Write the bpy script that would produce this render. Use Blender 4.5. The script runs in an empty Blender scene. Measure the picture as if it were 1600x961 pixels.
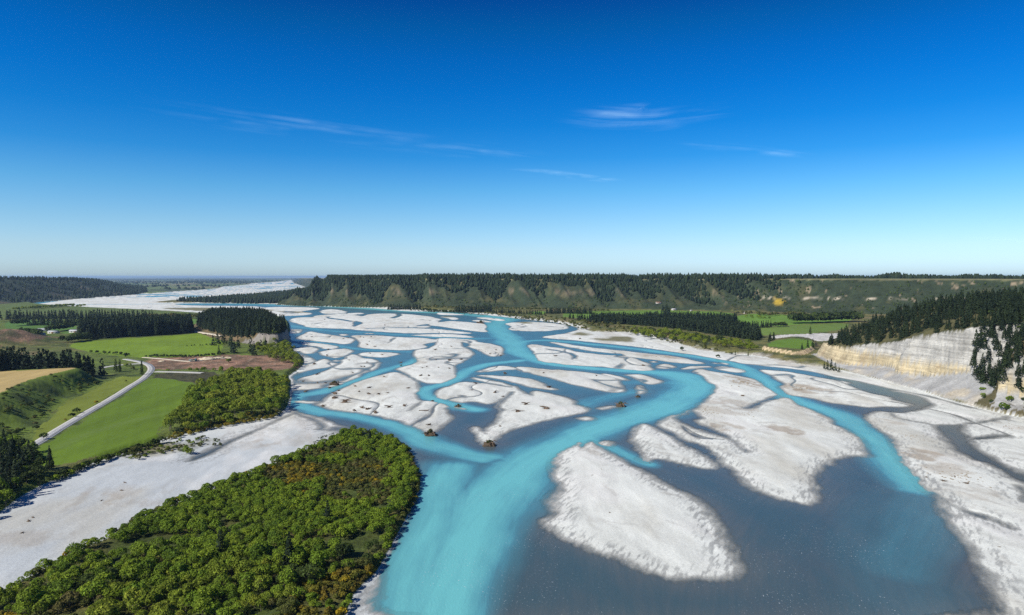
import bpy, math, random
import numpy as np
from mathutils import Vector
R = math.radians
sc = bpy.context.scene
C = sc.collection
rng = np.random.default_rng(7)
random.seed(7)

# ------------------------------------------------------------------ camera
H0, FPX, PITCH = 100.0, 1081.0, R(2.57)          # metres above the river, focal length in photo pixels, tilt down
cam_d = bpy.data.cameras.new('camera'); cam = bpy.data.objects.new('camera', cam_d); C.objects.link(cam)
cam.location = (0, 0, H0); cam.rotation_euler = (R(90) - PITCH, 0, 0)
cam_d.sensor_width = 36; cam_d.lens = 36 * FPX / 1600; cam_d.clip_start = 1; cam_d.clip_end = 250000
sc.camera = cam

# ------------------------------------------------------------------ sky, sun, exposure
SUN_EL, SUN_AZ = R(41), R(234)                    # azimuth clockwise from +Y: light comes from behind the left shoulder
w = bpy.data.worlds.new('World'); sc.world = w; w.use_nodes = True
nt = w.node_tree; N = nt.nodes; L = nt.links
bg = N['Background']; bg.inputs['Strength'].default_value = 0.10
sky = N.new('ShaderNodeTexSky'); sky.sky_type = 'NISHITA'; sky.sun_disc = False
sky.sun_elevation = SUN_EL; sky.sun_rotation = SUN_AZ; sky.air_density = 1.0; sky.dust_density = 0.4; sky.ozone_density = 3.0
SKY_RAMP = [(0.0, (0.3189, 0.4311, 0.6218)), (0.037, (0.3288, 0.4444, 0.6411)), (0.078, (0.3177, 0.4206, 0.5739)), (0.151, (0.2425, 0.3789, 0.5128)), (0.242, (0.1375, 0.3323, 0.4815)), (0.332, (0.0446, 0.2621, 0.4641)), (0.42, (0.013, 0.224, 0.45)), (0.505, (0.005, 0.2, 0.438)), (0.587, (0.003, 0.1769, 0.4014)), (0.666, (0.003, 0.1505, 0.3304)), (0.742, (0.003, 0.103, 0.2833)), (1.0, (0.019, 0.1143, 0.2762))]
tc = N.new('ShaderNodeTexCoord'); sx = N.new('ShaderNodeSeparateXYZ'); L.new(tc.outputs['Generated'], sx.inputs[0])
mrz = N.new('ShaderNodeMapRange'); mrz.inputs[1].default_value = 0; mrz.inputs[2].default_value = 0.5; L.new(sx.outputs['Z'], mrz.inputs[0])
ramp = N.new('ShaderNodeValToRGB'); L.new(mrz.outputs[0], ramp.inputs[0])
def set_ramp(r, stops):
    e = r.color_ramp.elements
    while len(e) > 1: e.remove(e[-1])
    e[0].position = stops[0][0]; e[0].color = (*stops[0][1], 1)
    for p, c in stops[1:]:
        k = e.new(p); k.color = (*c, 1)
set_ramp(ramp, SKY_RAMP)
mul = N.new('ShaderNodeMix'); mul.data_type = 'RGBA'; mul.blend_type = 'MULTIPLY'; mul.inputs[0].default_value = 1
L.new(sky.outputs[0], mul.inputs[6]); gain = N.new('ShaderNodeVectorMath'); gain.operation = 'SCALE'; gain.inputs['Scale'].default_value = 2.1; L.new(ramp.outputs[0], gain.inputs[0]); L.new(gain.outputs[0], mul.inputs[7]); L.new(mul.outputs[2], bg.inputs['Color'])
sun_d = bpy.data.lights.new('sun', 'SUN'); sun = bpy.data.objects.new('sun', sun_d); C.objects.link(sun)
sun_d.energy = 4.8; sun_d.angle = R(0.53); sun_d.color = (1.0, 0.955, 0.88)
sdir = Vector((math.sin(SUN_AZ) * math.cos(SUN_EL), math.cos(SUN_AZ) * math.cos(SUN_EL), math.sin(SUN_EL)))
sun.rotation_euler = sdir.to_track_quat('Z', 'Y').to_euler(); sun.location = (-200, 0, 300)
sc.view_settings.view_transform = 'Standard'; sc.view_settings.look = 'None'; sc.view_settings.gamma = 1; sc.view_settings.exposure = 0.45
sc.cycles.max_bounces = 5; sc.cycles.transparent_max_bounces = 12; sc.cycles.diffuse_bounces = 2; sc.cycles.glossy_bounces = 2
sc.cycles.volume_bounces = 0; sc.cycles.transmission_bounces = 2; sc.cycles.use_denoising = False

# ------------------------------------------------------------------ small maths
def at(px, py, z=0.0):
    """a point of the photograph to the place at height z it shows"""
    px = np.asarray(px, float); py = np.asarray(py, float)
    xc = (px - 800) / FPX; yc = (480.5 - py) / FPX
    dy = math.cos(PITCH) + yc * math.sin(PITCH); dz = -math.sin(PITCH) + yc * math.cos(PITCH)
    t = (z - H0) / dz
    return np.stack([xc * t, dy * t], -1)
def chaikin(p, n=2, closed=True):
    p = np.asarray(p, float)
    for _ in range(n):
        q = np.roll(p, -1, 0)
        if closed:
            p = np.stack([p * .75 + q * .25, p * .25 + q * .75], 1).reshape(-1, 2)
        else:
            a, b = p[:-1], p[1:]
            p = np.vstack([p[:1], np.stack([a * .75 + b * .25, a * .25 + b * .75], 1).reshape(-1, 2), p[-1:]])
    return p
def poly(px, z=0.0, n=2):
    p = chaikin(px, n); return at(p[:, 0], p[:, 1], z)
def line(px, z=0.0, n=2):
    p = chaikin(px, n, False); return at(p[:, 0], p[:, 1], z)
def sdf(X, Y, P, margin=60.0):
    """signed distance to closed polygon P, positive inside, clipped to +-margin"""
    out = np.full(X.shape, -margin)
    m = (X > P[:, 0].min() - margin) & (X < P[:, 0].max() + margin) & (Y > P[:, 1].min() - margin) & (Y < P[:, 1].max() + margin)
    idx = np.nonzero(m)[0]
    if not len(idx): return out
    x, y = X[idx], Y[idx]
    d2 = np.full(x.shape, margin * margin); ins = np.zeros(x.shape, bool)
    Q = np.roll(P, -1, 0)
    for (ax, ay), (bx, by) in zip(P, Q):
        ex, ey = bx - ax, by - ay; l2 = ex * ex + ey * ey + 1e-9
        t = np.clip(((x - ax) * ex + (y - ay) * ey) / l2, 0, 1)
        d2 = np.minimum(d2, (x - ax - t * ex) ** 2 + (y - ay - t * ey) ** 2)
        if ay != by:
            c = ((ay > y) != (by > y)) & (x < ex * (y - ay) / ey + ax); ins ^= c
    d = np.sqrt(d2); out[idx] = np.where(ins, d, -d)
    return out
def dline(X, Y, P, margin=80.0):
    out = np.full(X.shape, margin)
    m = (X > P[:, 0].min() - margin) & (X < P[:, 0].max() + margin) & (Y > P[:, 1].min() - margin) & (Y < P[:, 1].max() + margin)
    idx = np.nonzero(m)[0]
    if not len(idx): return out
    x, y = X[idx], Y[idx]; d2 = np.full(x.shape, margin * margin)
    for (ax, ay), (bx, by) in zip(P[:-1], P[1:]):
        ex, ey = bx - ax, by - ay; l2 = ex * ex + ey * ey + 1e-9
        t = np.clip(((x - ax) * ex + (y - ay) * ey) / l2, 0, 1)
        d2 = np.minimum(d2, (x - ax - t * ex) ** 2 + (y - ay - t * ey) ** 2)
    out[idx] = np.sqrt(d2); return out
def sat(v): return np.clip(v, 0, 1)
def smooth(v): v = sat(v); return v * v * (3 - 2 * v)
def vnoise(x, y, seed=0):
    xi = np.floor(x); yi = np.floor(y); fx = x - xi; fy = y - yi
    fx = fx * fx * (3 - 2 * fx); fy = fy * fy * (3 - 2 * fy)
    xi = xi.astype(np.int64); yi = yi.astype(np.int64)
    def h(a, b):
        n = (a * 374761393 + b * 668265263 + seed * 974634777) & 0xffffffff
        n = ((n ^ (n >> 13)) * 1274126177) & 0xffffffff
        return ((n ^ (n >> 16)) & 0xffff) / 65535.0
    a = h(xi, yi); b = h(xi + 1, yi); c = h(xi, yi + 1); d = h(xi + 1, yi + 1)
    return (a + (b - a) * fx) * (1 - fy) + (c + (d - c) * fx) * fy
def fbm(x, y, octv=4, seed=0):
    s = 0; a = .5; t = 0
    for k in range(octv):
        s = s + a * vnoise(x, y, seed + k * 17); t += a; a *= .5; x = x * 2.03 + 11.3; y = y * 2.03 - 7.1
    return s / t * 2 - 1                                   # about -1..1

# ------------------------------------------------------------------ traced shapes (photo pixels on the river plane)
WATER = [(585,985),(586,905),(594,870),(613,832),(629,797),(645,752),(633,714),(615,690),(560,675),(530,667),(500,655),(478,648),(458,645),(452,635),(452,605),(458,592),(448,590),(440,582),(450,575),(478,566),(478,558),(455,548),(450,540),(445,533),(440,520),(435,500),(425,496),(400,490),(425,478),(300,478),(260,474.5),(330,473.6),(430,475),(500,477),(560,479.5),(600,483),(640,487),(680,486.5),(720,488),(760,492),(800,497),(830,500),(870,504),(905,511),(905,516),(880,522),(838,526.5),(870,529.5),(900,532),(980,540),(1034,547),(1084,554),(1130,562.5),(1149,565),(1165,569),(1210,573),(1266,579),(1310,589),(1360,599),(1413,612),(1454,618),(1494,630),(1530,637),(1558,642),(1574,644),(1578,649),(1567,656),(1640,668),(1680,800),(1680,985)]
BARS = [
 [(400,479.5),(480,480),(505,482),(478,485),(470,487),(484,488.5),(488,490.5),(480,492.5),(455,493.5),(410,495)],
 [(502,484),(525,483),(546,488),(530,490),(507,490.5),(500,488)],
 [(492,493),(520,491),(550,489),(567,488.5),(569,490.5),(545,492.5),(515,494.5),(490,496)],
 [(452,499),(465,496),(495,495.5),(506,494.5),(511,497.5),(515,494.5),(528,493),(546,492),(562,493),(566,495),(575,491.5),(585,490),(615,490),(640,491),(658,493),(675,495),(680,497.5),(691,499),(684,501.5),(685,504),(675,506),(664,506.5),(645,510),(660,511),(678,514),(700,516),(720,518),(742,521),(725,521.5),(690,520),(640,521),(600,518.5),(565,516.5),(548,514),(515,513),(486,512),(478,510.5),(470,506),(455,503)],
 [(636,524),(695,521),(732,524.5),(746,527.7),(707,527),(664,525.6),(650,524)],
 [(690,503),(705,501.5),(727,503),(746,505),(760,506),(761,511),(757,515),(760,519.5),(740,517.5),(707,513),(688,510),(668,508),(676,505.5)],
 [(642,510.6),(667,508.7),(672,510),(670,512),(646,512)],
 [(681,488.7),(695,488.5),(730,492),(707,492.5),(685,492)],
 [(683,495),(707,494),(719,499),(706,500),(700,497)],
 [(739,496),(764,496),(791,500),(786,502),(757,499)],
 [(734,500.5),(751,500),(767,502.5),(766,504),(742,502.5)],
 [(787,506),(800,504),(810,503.5),(825,502.5),(850,504),(875,506),(887,509),(888,513),(868,516),(852,517.5),(820,517.5),(794,516),(800,511),(794,508)],
 [(856,533.7),(877,535.6),(912,542),(950,546),(1000,551),(1017,553),(1050,556),(1070,559.5),(1082,563),(1105,568),(1092,569),(1057,567),(1017,561),(975,557.5),(975,555),(974,552.5),(944,551),(900,545),(870,538)],
 [(824,540),(832,537.5),(852,541),(880,544),(902,550),(937,554),(975,556.5),(990,560),(1002,565),(1012,567),(1016,570),(1014,574),(1025,578),(1005,579.5),(980,577),(960,575),(935,572),(900,571),(870,567.5),(850,565),(842,562.5),(836,552.5),(830,545)],
 [(807,574),(817,573),(842,575.6),(880,579),(912,581),(932,584),(944,586),(960,590),(967,594),(962,596),(965,600),(974,610),(969,614),(950,612.5),(912,604),(887,599),(858,590),(846,587.5),(818,580),(812,578)],
 [(937,583),(962,586),(982,594),(975,594.5),(956,589)],
 [(978,585),(1005,585),(1012,587.5),(1037,596),(1027,600),(1009,600),(1002,594),(988,587)],
 [(997,602),(1002,603),(1005,607.5),(1001,615),(996,616),(994,609)],
 [(1029,572),(1035,567.5),(1057,572),(1045,575.6),(1030,576)],
 [(1064,575.6),(1080,572.5),(1111,572),(1111,574),(1087,576),(1066,577.5)],
 [(1016,564.5),(1026,564.5),(1022,567)],
 [(1115.6,567),(1122,567.5),(1121,569)],
 [(1126,566),(1139,568),(1135,569.6)],
 [(1116,574.5),(1130,572),(1155,576),(1171,580.6),(1155,582.5),(1136,579.5)],
 [(1081,581),(1095,576),(1111,580.6),(1130,582.5),(1160,588),(1180,592.5),(1192,601),(1215,616),(1222,621),(1231,622),(1241,630),(1262,640),(1285,649),(1299,655),(1293,662),(1313,667),(1343,683),(1347,697),(1355,713),(1333,710),(1307,717),(1283,730),(1270,737),(1269,757),(1272,779),(1257,788),(1239,784),(1205,777),(1186,769),(1167,758),(1152,745),(1139,734),(1126,724),(1119,713),(1115,706),(1096,696),(1074,690),(1059,679),(1036,668),(1027,662),(1036,661),(1049,652),(1070,645),(1091,640),(1105,629),(1109,622),(1122,610),(1124,602),(1117,600),(1114,599),(1105,590),(1090,583)],
 [(987,684),(999,672),(1001,665),(1008,662),(1025,671),(1051,687),(1070,700),(1087,705),(1102,715),(1117,730),(1100,732),(1077,728),(1055,722),(1021,715),(1012,722),(1004,717),(997,704),(995,696)],
 [(938,692),(947,689),(956,689),(952,697),(942,695)],
 [(912,690),(910,702),(927,687),(937,698),(950,707),(973,720),(1010,738),(1020,750),(1057,767),(1077,777),(1097,797),(1120,827),(1133,853),(1147,873),(1147,897),(1127,907),(1100,903),(1067,907),(1033,900),(987,880),(960,867),(917,853),(877,837),(852,813),(867,810),(875,800),(865,780),(877,763),(867,747),(870,723),(873,708),(893,697)],
 [(906,654),(922,651),(930,654),(919,658)],
 [(936,638),(957,634),(959,636),(938,640)],
 [(792,624),(800,617),(805,611),(800,602),(809,604),(812,609),(825,616),(832,617.5),(839,618.7),(839,610.6),(852,613),(880,619),(897,625),(900.6,629),(900,633),(912,635),(920,639),(919,643),(900,648),(862,654),(842,657.5),(822,664),(800,671),(787,676),(772,686),(756,697),(747,689),(740,675),(739,669),(742,666),(752,675),(757,679),(756,675),(764,662.5),(780,645),(784,641),(777,635)],
 [(684,619),(687,611),(695,605),(707,604),(717,599),(730,596),(742,598),(757,599),(787,604),(807,605),(812,609),(820,613),(805,612.5),(795,619),(785,624),(776,629),(765,631),(755,629),(735,627),(720,629),(706,626),(690,622.5)],
 [(739,589),(752,592),(775,596),(807,604),(782,601),(750,595),(740,592)],
 [(745,586),(782,587.5),(800,588.5),(830,592.5),(846,599),(854,604),(875,609),(860,609),(825,603),(800,597),(782,593),(758,589)],
 [(748,580),(775,573),(785,571.5),(805,574),(812,577),(790,577.5),(765,580),(750,582)],
 [(730,541),(737,540),(732,534),(745,534),(770,538),(784,542.5),(786,550),(784,556),(767,557),(757,551),(745,546)],
 [(645,549),(652,545.6),(670,545),(674,542.5),(680,539),(682,533),(682,528.5),(710,528.5),(745,532),(738,536),(730,536.5),(722,534),(717,535),(722,538),(720,540),(727,544),(742,552.5),(737,557.5),(724,566),(712,570),(709,576),(711,585),(714,586),(706,592.5),(692,599),(676,599),(661,597),(650,594),(639,587.5),(625,580),(619,576),(632,572.5),(644,570),(654,564),(647,556)],
 [(549,524),(577,524),(602,524.5),(620,527),(657,527.5),(675,530),(689,532),(675,535),(667,536),(656,539),(670,542),(645,546),(620,547.5),(590,545.6),(567,544),(558,541),(564,537.5),(565,532.5),(556,528)],
 [(530,522),(544,522),(544,524.5),(535,524.5)],
 [(562,520.6),(587,520.6),(585,522)],
 [(462,528),(472,524),(484,517.5),(492,519),(510,522.5),(537,526),(557,530.6),(549,536),(540,538),(517,535),(487,532.5),(470,531)],
 [(445,514),(471,515),(474,516),(466,521),(445,521)],
 [(444,532.5),(457,532.5),(481,535),(505,537.5),(520,539),(529,543),(515,546),(502,544),(495,541),(481,540),(472,538)],
 [(451,545),(469,542.5),(481,541),(495,545),(492,550),(487,553),(477,552),(465,548),(460,549),(481,557.5),(485,560),(491,564),(481,568),(470,568),(455,555)],
 [(499,551),(502,549),(535,544),(551,548),(542,553),(525,560),(515,558),(502,554)],
 [(440,592),(452,582),(465,576),(481,570),(490,567.5),(500,561),(507,560.6),(512,565),(520,567),(526,567.5),(526,570),(515,574),(495,576),(477,580),(459,585),(452,592)],
 [(520,563),(527,562.5),(529,565),(521,565)],
 [(559,552),(575,550),(602,550.6),(624,553),(612,556),(596,559),(571,557),(562,556)],
 [(532,562.5),(540,561),(542,556),(550,553),(557,556),(565,560),(580,561),(591,564),(592,572.5),(582,579),(565,583),(557,590),(540,596),(527,602.5),(515,604),(490,607),(465,609),(455,610),(462,604),(467,596),(469,592),(495,585),(515,579),(532,571),(537,566)],
 [(500,631),(512,629),(515,620),(520,614),(532,609),(552,600),(577,591),(602,584),(615,581),(622,584),(632,588),(639,592),(652,602),(656,609),(652,614),(651,619),(662,627),(674,625.6),(706,635),(695,636),(694,640),(702,652),(690,660),(680,670),(674,676),(664,675),(645,666),(620,656),(596,650.6),(565,646),(527,641),(502,634)],
 [(464,628),(469,626),(502,627.5),(501,629),(477,630)],
 [(712,634),(718,637),(730,639),(722,640),(714,638)],
 [(1185,577.5),(1200,578),(1240,582),(1272,588),(1304,594),(1329,598),(1320,600),(1340,608),(1360,614),(1398,622),(1392,624),(1433,633),(1415,636),(1390,635),(1360,637),(1322,631),(1301,630),(1266,621),(1235,618),(1229,612),(1221,604),(1231,601),(1210,591),(1202,585)],
 [(1356,651.5),(1364,645),(1376,643),(1394,646),(1431,644),(1465,634),(1457,627),(1444,620),(1415,614),(1389,609.5),(1421,613),(1454,621),(1478,626),(1494,632),(1530,640),(1558,645),(1570,648),(1572,652),(1560,656),(1600,658),(1690,662),(1690,990),(1580,990),(1570,960),(1553,923),(1537,874),(1527,855),(1511,837),(1491,816),(1480,798),(1472,785),(1463,770),(1452,768),(1444,759),(1428,736),(1413,720),(1405,710),(1402,700),(1395,684),(1372,671),(1356,658)],
]
POOLS = [   # water lying inside or between the bars
 [(549,502),(560,502),(569,504),(560,508),(553,511),(549,510),(551,506)],
 [(508,494.5),(512,496),(530,498),(548,500.8),(552,502.5),(548,503),(530,500),(511,498)],
 [(846,543.5),(870,546),(888,550),(900,552),(906,556),(905,560),(908,562),(900,560),(898,563),(895,561),(895,556),(888,552),(865,548)],
 [(615,527),(621,528),(612,534),(606,537.5),(609,533)],
 [(1215,616),(1228,621),(1197,629),(1179,640),(1167,639),(1162,636),(1187,627)],
 [(1049,652),(1075,643),(1083,641),(1092,644),(1100,654),(1090,657),(1100,665),(1112,667),(1125,675),(1143,687),(1158,700),(1168,706),(1160,706),(1140,692),(1134,687),(1120,682),(1100,676),(1090,672),(1075,668),(1062,660)],
 [(661,626),(650,632),(642,638),(634,643),(640,641),(648,637),(658,630)],
 [(715,617.5),(730,617),(727,624)],
 [(1457,664),(1483,663),(1512,662),(1506,671),(1519,682),(1527,695),(1546,710),(1567,726),(1590,736),(1620,748),(1630,770),(1600,757),(1576,748),(1545,730),(1532,723),(1511,716),(1486,702),(1488,694),(1473,682),(1463,671)],
 [(1580,757),(1592,757),(1600,769),(1625,790),(1605,787),(1597,780),(1585,767)],
 [(410,668),(403,674),(360,690),(335,708),(310,718),(290,722),(300,712),(330,700),(365,682)],
]
CREEKS = [  # (line, half width in metres)
 ([(1508,662),(1535,659.5),(1567,654.5),(1577,649)], 1.6),
 ([(1470,779),(1486,790),(1511,801),(1535,806.5),(1567,817),(1585,826)], .9),
 ([(1396,644),(1391,651),(1415,656),(1457,664)], .8),
 ([(460,645.5),(481,652),(493,659),(504,667),(496,671)], 2.6),
 ([(500,671),(520,672.5),(545,671)], 2.0),
 ([(784,641),(777,635),(786,628),(797,620),(804,612)], 2.2),
 ([(404,672),(430,657),(455,648)], 1.5),
 ([(460,549),(473,555),(490,560),(497,558)], 3.5),
 ([(575,513),(640,511.5),(700,514.5),(745,520)], 8),
 ([(620,490.5),(625,493),(612,497)], 8),
 ([(735,536),(731,532),(715,531)], 3),
 ([(1340,668),(1320,660),(1300,652)], .01),
]
# turquoise (milky) flow: line, half width m, strength
FLOW = [
 ([(665,1000),(680,961),(705,900),(728,850),(765,790),(800,750),(830,720),(885,688),(960,660),(1030,637),(1075,617),(1092,604),(1080,591),(1040,582),(980,579),(900,574),(845,567),(818,555),(802,540),(790,525),(772,512),(778,502),(795,499),(770,495),(720,490),(640,487),(560,481),(480,477.5),(330,475),(260,475)], [15,14,15,17,19,20,18,17,19,23,22,24,24,18,15,13,13,17,22,24,28,34,36,36,36,36,36,36,40,40], 1.0),
 ([(800,538),(835,530),(900,535.5),(980,544),(1060,553),(1130,564.5),(1160,573),(1185,590),(1205,606),(1226,620),(1250,633),(1290,642),(1322,655),(1352,680),(1378,708),(1405,738),(1440,763)], 11, .9),
 ([(811,563),(770,567),(740,573),(718,588),(690,602),(665,607),(658,614),(675,623),(710,634),(740,639)], 9, .95),
 ([(660,555),(648,567),(622,572),(590,581),(550,599),(500,614),(465,617),(458,630),(490,640),(530,648),(600,660),(645,677),(690,702),(760,715)], 9, .85),
 ([(440,508),(480,513),(520,518),(600,521),(700,528.5),(785,529)], 20, .6),
 ([(640,550),(600,549),(560,545),(520,540),(490,534),(455,531)], 12, .6),
 ([(800,530),(830,555),(850,568)], 10, .8),
 ([(1000,610),(950,620),(900,640)], 12, .55),
 ([(625,1000),(632,961),(640,905),(662,850),(684,800),(690,760),(705,728)], 13, .88),
 ([(920,686),(960,700),(990,720),(1010,728)], 6, .8),
 ([(1440,763),(1410,800),(1380,860),(1400,930),(1430,990)],  24, .17),
 ([(1405,738),(1440,765),(1450,795),(1435,840),(1400,890)], 13, .30),
 ([(930,604),(1000,596),(1060,600)], 14, .5),
]
ISLAND = [(-90,985),(-40,925),(0,925),(50,897),(115,862),(175,838),(230,805),(290,780),(380,745),(450,715),(500,698),(540,672),(570,674),(612,684),(640,698),(645,712),(664,745),(646,793),(627,828),(606,866),(592,892),(578,905),(562,920),(550,940),(536,985)]
LEFT = [(-400,985),(-120,900),(-60,850),(0,808),(40,775),(110,742),(170,717),(205,705),(245,693),(270,684),(310,676),(350,664),(400,655),(440,646),(452,636),(455,612),(458,596),(450,588),(468,578),(478,566),(474,557),(455,547),(447,540),(444,536),(452,531),(455,505),(442,497),(430,497.5),(350,494),(250,487),(180,484),(120,481),(62,477),(45,474),(55,470.5),(-100,470),(-500,470),(-700,985)]
LEFTRIDGE_FOOT = [(-300,492),(-60,481),(0,477),(45,473.5),(75,470),(110,467.5),(150,464.5),(200,461),(232,457)]
RIGHT_EDGE = [(240,472.8),(262,473.8),(330,473),(430,474.5),(500,476),(560,478.2),(600,481),(690,485.3),(760,490),(800,495),(850,500),(898,506),(912,515),(925,519),(950,519),(1000,520.6),(1016,523),(1050,531),(1068,541),(1100,549.5),(1140,552.5),(1180,556),(1210,563),(1254,571),(1285,574),(1310,579),(1330,584)]
TERRACE_FOOT = [(430,474),(475,476),(530,477),(600,479.5),(700,480.5),(800,481),(900,483),(1000,483.5),(1100,485),(1200,487),(1320,491),(1450,494.5),(1700,501)]
LZ = 3.5
PADDOCKS = [   # photo outline, height for tracing, albedo, name
 ([(48,716),(66,696),(100,678),(150,646),(200,614),(236,590),(262,591),(312,600),(300,625),(282,645),(252,660),(246,684),(205,697),(160,710),(105,724),(62,728)], LZ, (.090,.145,.009), 'paddock'),
 ([(185,588),(212,590),(228,588),(195,605),(150,632),(100,662),(70,682),(52,690),(46,684),(86,645),(104,626),(133,616),(163,600)], LZ, (.135,.165,.020), 'paddock'),
 ([(104,540),(126,533),(296,523),(304,519),(330,527),(352,534),(345,545),(352,553),(330,555),(225,558),(185,555),(125,548)], 6, (.125,.190,.012), 'paddock'),
 ([(118,499),(240,499),(240,509),(118,511)], 6, (.080,.155,.022), 'paddock'),
 ([(245,499),(366,498),(366,505),(245,510)], 6, (.085,.160,.022), 'paddock'),
 ([(8,502),(50,499),(120,508),(120,516),(30,518),(8,514)], 6, (.070,.140,.022), 'paddock'),
 ([(98,517),(126,513),(126,520),(98,523)], 6, (.075,.140,.022), 'paddock'),
 ([(825,487.5),(852,485.5),(853,491),(825,492)], 5, (.100,.190,.020), 'paddock'),
 ([(880,487),(1010,484.5),(1040,484.5),(1150,487.5),(1148,497),(1000,496),(880,497.5)], 5, (.100,.175,.022), 'paddock'),
 ([(1150,489),(1240,492),(1330,496),(1328,502),(1245,507),(1215,510),(1150,508)], 5, (.105,.190,.022), 'paddock'),
 ([(1165,513),(1245,508),(1330,503),(1320,515),(1262,521),(1190,523),(1190,528),(1172,524)], 5, (.110,.165,.028), 'paddock'),
 ([(1188,541),(1225,529),(1262,531),(1275,537),(1262,546),(1245,545.5)], 8, (.095,.165,.015), 'paddock'),
]
TANFIELD = [(-160,650),(-30,628),(5,610),(20,601),(50,591),(88,582),(124,574),(90,576),(40,579),(-20,582),(-160,590)]
SCARP_FOOT = [(-160,760),(-30,705),(0,684),(42,679),(60,662),(84,643),(104,623),(132,613),(160,598),(172,586),(165,578),(140,572),(126,571)]
ROAD = [(40,702),(62,690),(80,679),(100,666.5),(150,637),(200,607),(222,593),(233,584),(237.5,577),(234,571.5),(222,567),(208,564.5),(194,562.5)]
SPUR = [(222,567),(200,568),(175,570.5),(156,574.5)]
# ------------------------------------------------------------------ terrain: one height function in metres
P_WATER = poly(WATER); P_BARS = [poly(b) for b in BARS]; P_POOLS = [poly(b) for b in POOLS]
P_ISLAND = poly(ISLAND, 1.0); P_LEFT = poly(LEFT, 0.5)
W_ = lambda *p: np.array(p, float)
P_RIGHT = np.vstack([line(RIGHT_EDGE), at([1420, 1520, 1640], [607, 636, 664]), W_((900, 250), (6000, 500), (9000, 9000), (9000, 60000)),
                     at([500, 492, 470, 440, 400, 340, 262], [437.0, 443, 452, 457, 461.5, 466.5, 470.5])])
P_TERR = np.vstack([line(TERRACE_FOOT, 5), W_((2600, 1250), (6000, 1500), (9500, 9000), (9500, 60000), (-26000, 60000), (-8000, 25000), (-3150, 10000), (-1500, 5200), (-1080, 3600), (-950, 2900))])
P_LRID = np.vstack([line(LEFTRIDGE_FOOT, 2), W_((-2850, 5400), (-4300, 7500), (-20000, 30000), (-60000, 30000), (-9000, 1200))])
P_FARM = np.vstack([at([236, 269, 305, 339, 349, 386, 394, 433, 464], [459, 456, 454, 451, 448, 445, 443, 440.2, 436.6]), W_((-22000, 60000), (-60000, 60000), (-60000, 25000), (-3500, 5000))])
P_HILL = np.vstack([line([(1266, 558), (1290, 571), (1327, 581), (1370, 592), (1400, 601), (1440, 611), (1480, 621), (1520, 632), (1560, 643), (1620, 656), (1740, 692)], 1), W_((900, 200), (1700, 250), (1700, 1150), (900, 1090), (600, 965), (450, 915))])
P_BLUFF = poly([(292, 517), (330, 529), (352, 534), (385, 538), (398, 541), (425, 542.5), (447, 541), (455, 536), (456, 527), (450, 512), (430, 505), (298, 505)], 5, 1)
P_TAN = poly(TANFIELD, 18); P_SCFOOT = np.vstack([line(SCARP_FOOT, 4), at([110, 60, -160], [560, 556, 556], 4)])
P_BENCH = poly([(1186, 543), (1200, 546), (1245, 553), (1262, 551), (1272, 545), (1282, 535), (1265, 528), (1222, 526), (1190, 538)], 7, 1)
P_PADD = [poly(p, z, 1) for p, z, c, n in PADDOCKS]
P_SLASH = poly([(222, 566), (255, 556), (330, 553.5), (395, 556), (440, 556), (470, 565), (462, 572), (430, 577), (380, 579), (300, 573), (245, 577)], 5)
P_DARKSCRUB = poly([(242, 583), (300, 581), (330, 580), (345, 584), (325, 597), (300, 600), (262, 590), (240, 591)], 4)
P_GRASSBAR = [poly(p) for p in ([(892, 521), (905, 519.5), (924, 523.5), (918, 526), (895, 525)], [(922, 529), (945, 531), (958, 526), (985, 527), (990, 530), (984, 536.5), (962, 534.5), (935, 533)],
              [(425, 487.3), (460, 486), (495, 489), (470, 489), (440, 488)], [(806, 503.3), (820, 502.6), (833, 506), (822, 506.8)], [(684, 492), (712, 494.5), (712, 496.5), (690, 496)],
              [(240, 482), (300, 480.5), (380, 482), (440, 485), (400, 487), (300, 486)], [(198, 708), (212, 702), (250, 697), (285, 695), (305, 693), (330, 688), (345, 686), (310, 700), (285, 706), (230, 715), (205, 716)])]
STAINS = [  # brown silt patches: photo x, y, half width px, half height px, strength
 (1012, 706, 18, 10, .8), (1003, 700, 10, 8, .7), (1170, 597, 34, 8, .75), (1130, 634, 40, 12, .5), (1235, 605, 28, 5, .8), (1270, 612, 30, 4, .7), (1375, 662, 28, 8, .55), (1440, 712, 26, 9, .8), (1500, 735, 60, 8, .5), (1290, 652, 14, 6, .7), (1228, 674, 20, 7, .75),
 (1090, 665, 22, 6, .6), (1110, 680, 24, 6, .55), (1130, 668, 26, 6, .6), (930, 703, 26, 8, .4), (700, 590, 30, 6, .18), (860, 580, 40, 4, .45), (920, 582, 30, 3, .4), (830, 572, 30, 4, .3), (655, 566, 16, 4, .5), (560, 524, 40, 3, .4), (625, 510, 60, 5, .25), (840, 540, 30, 3, .4),
 (620, 592, 12, 8, .3), (580, 612, 40, 6, .2), (120, 790, 60, 14, .28), (40, 845, 60, 12, .35), (200, 770, 60, 10, .25), (380, 700, 60, 8, .25), (470, 690, 60, 12, .3), (440, 668, 40, 10, .2), (230, 790, 70, 6, .3), (1050, 558, 40, 3, .6), (1010, 554, 30, 2.5, .4), (470, 478, 40, 2, .3), (1580, 665, 20, 12, .4), (1500, 770, 60, 12, .3), (700, 548, 40, 6, .15), (1210, 560, 40, 4, .5), (1250, 569, 40, 4, .5), (1120, 545, 40, 5, .5)]

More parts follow.
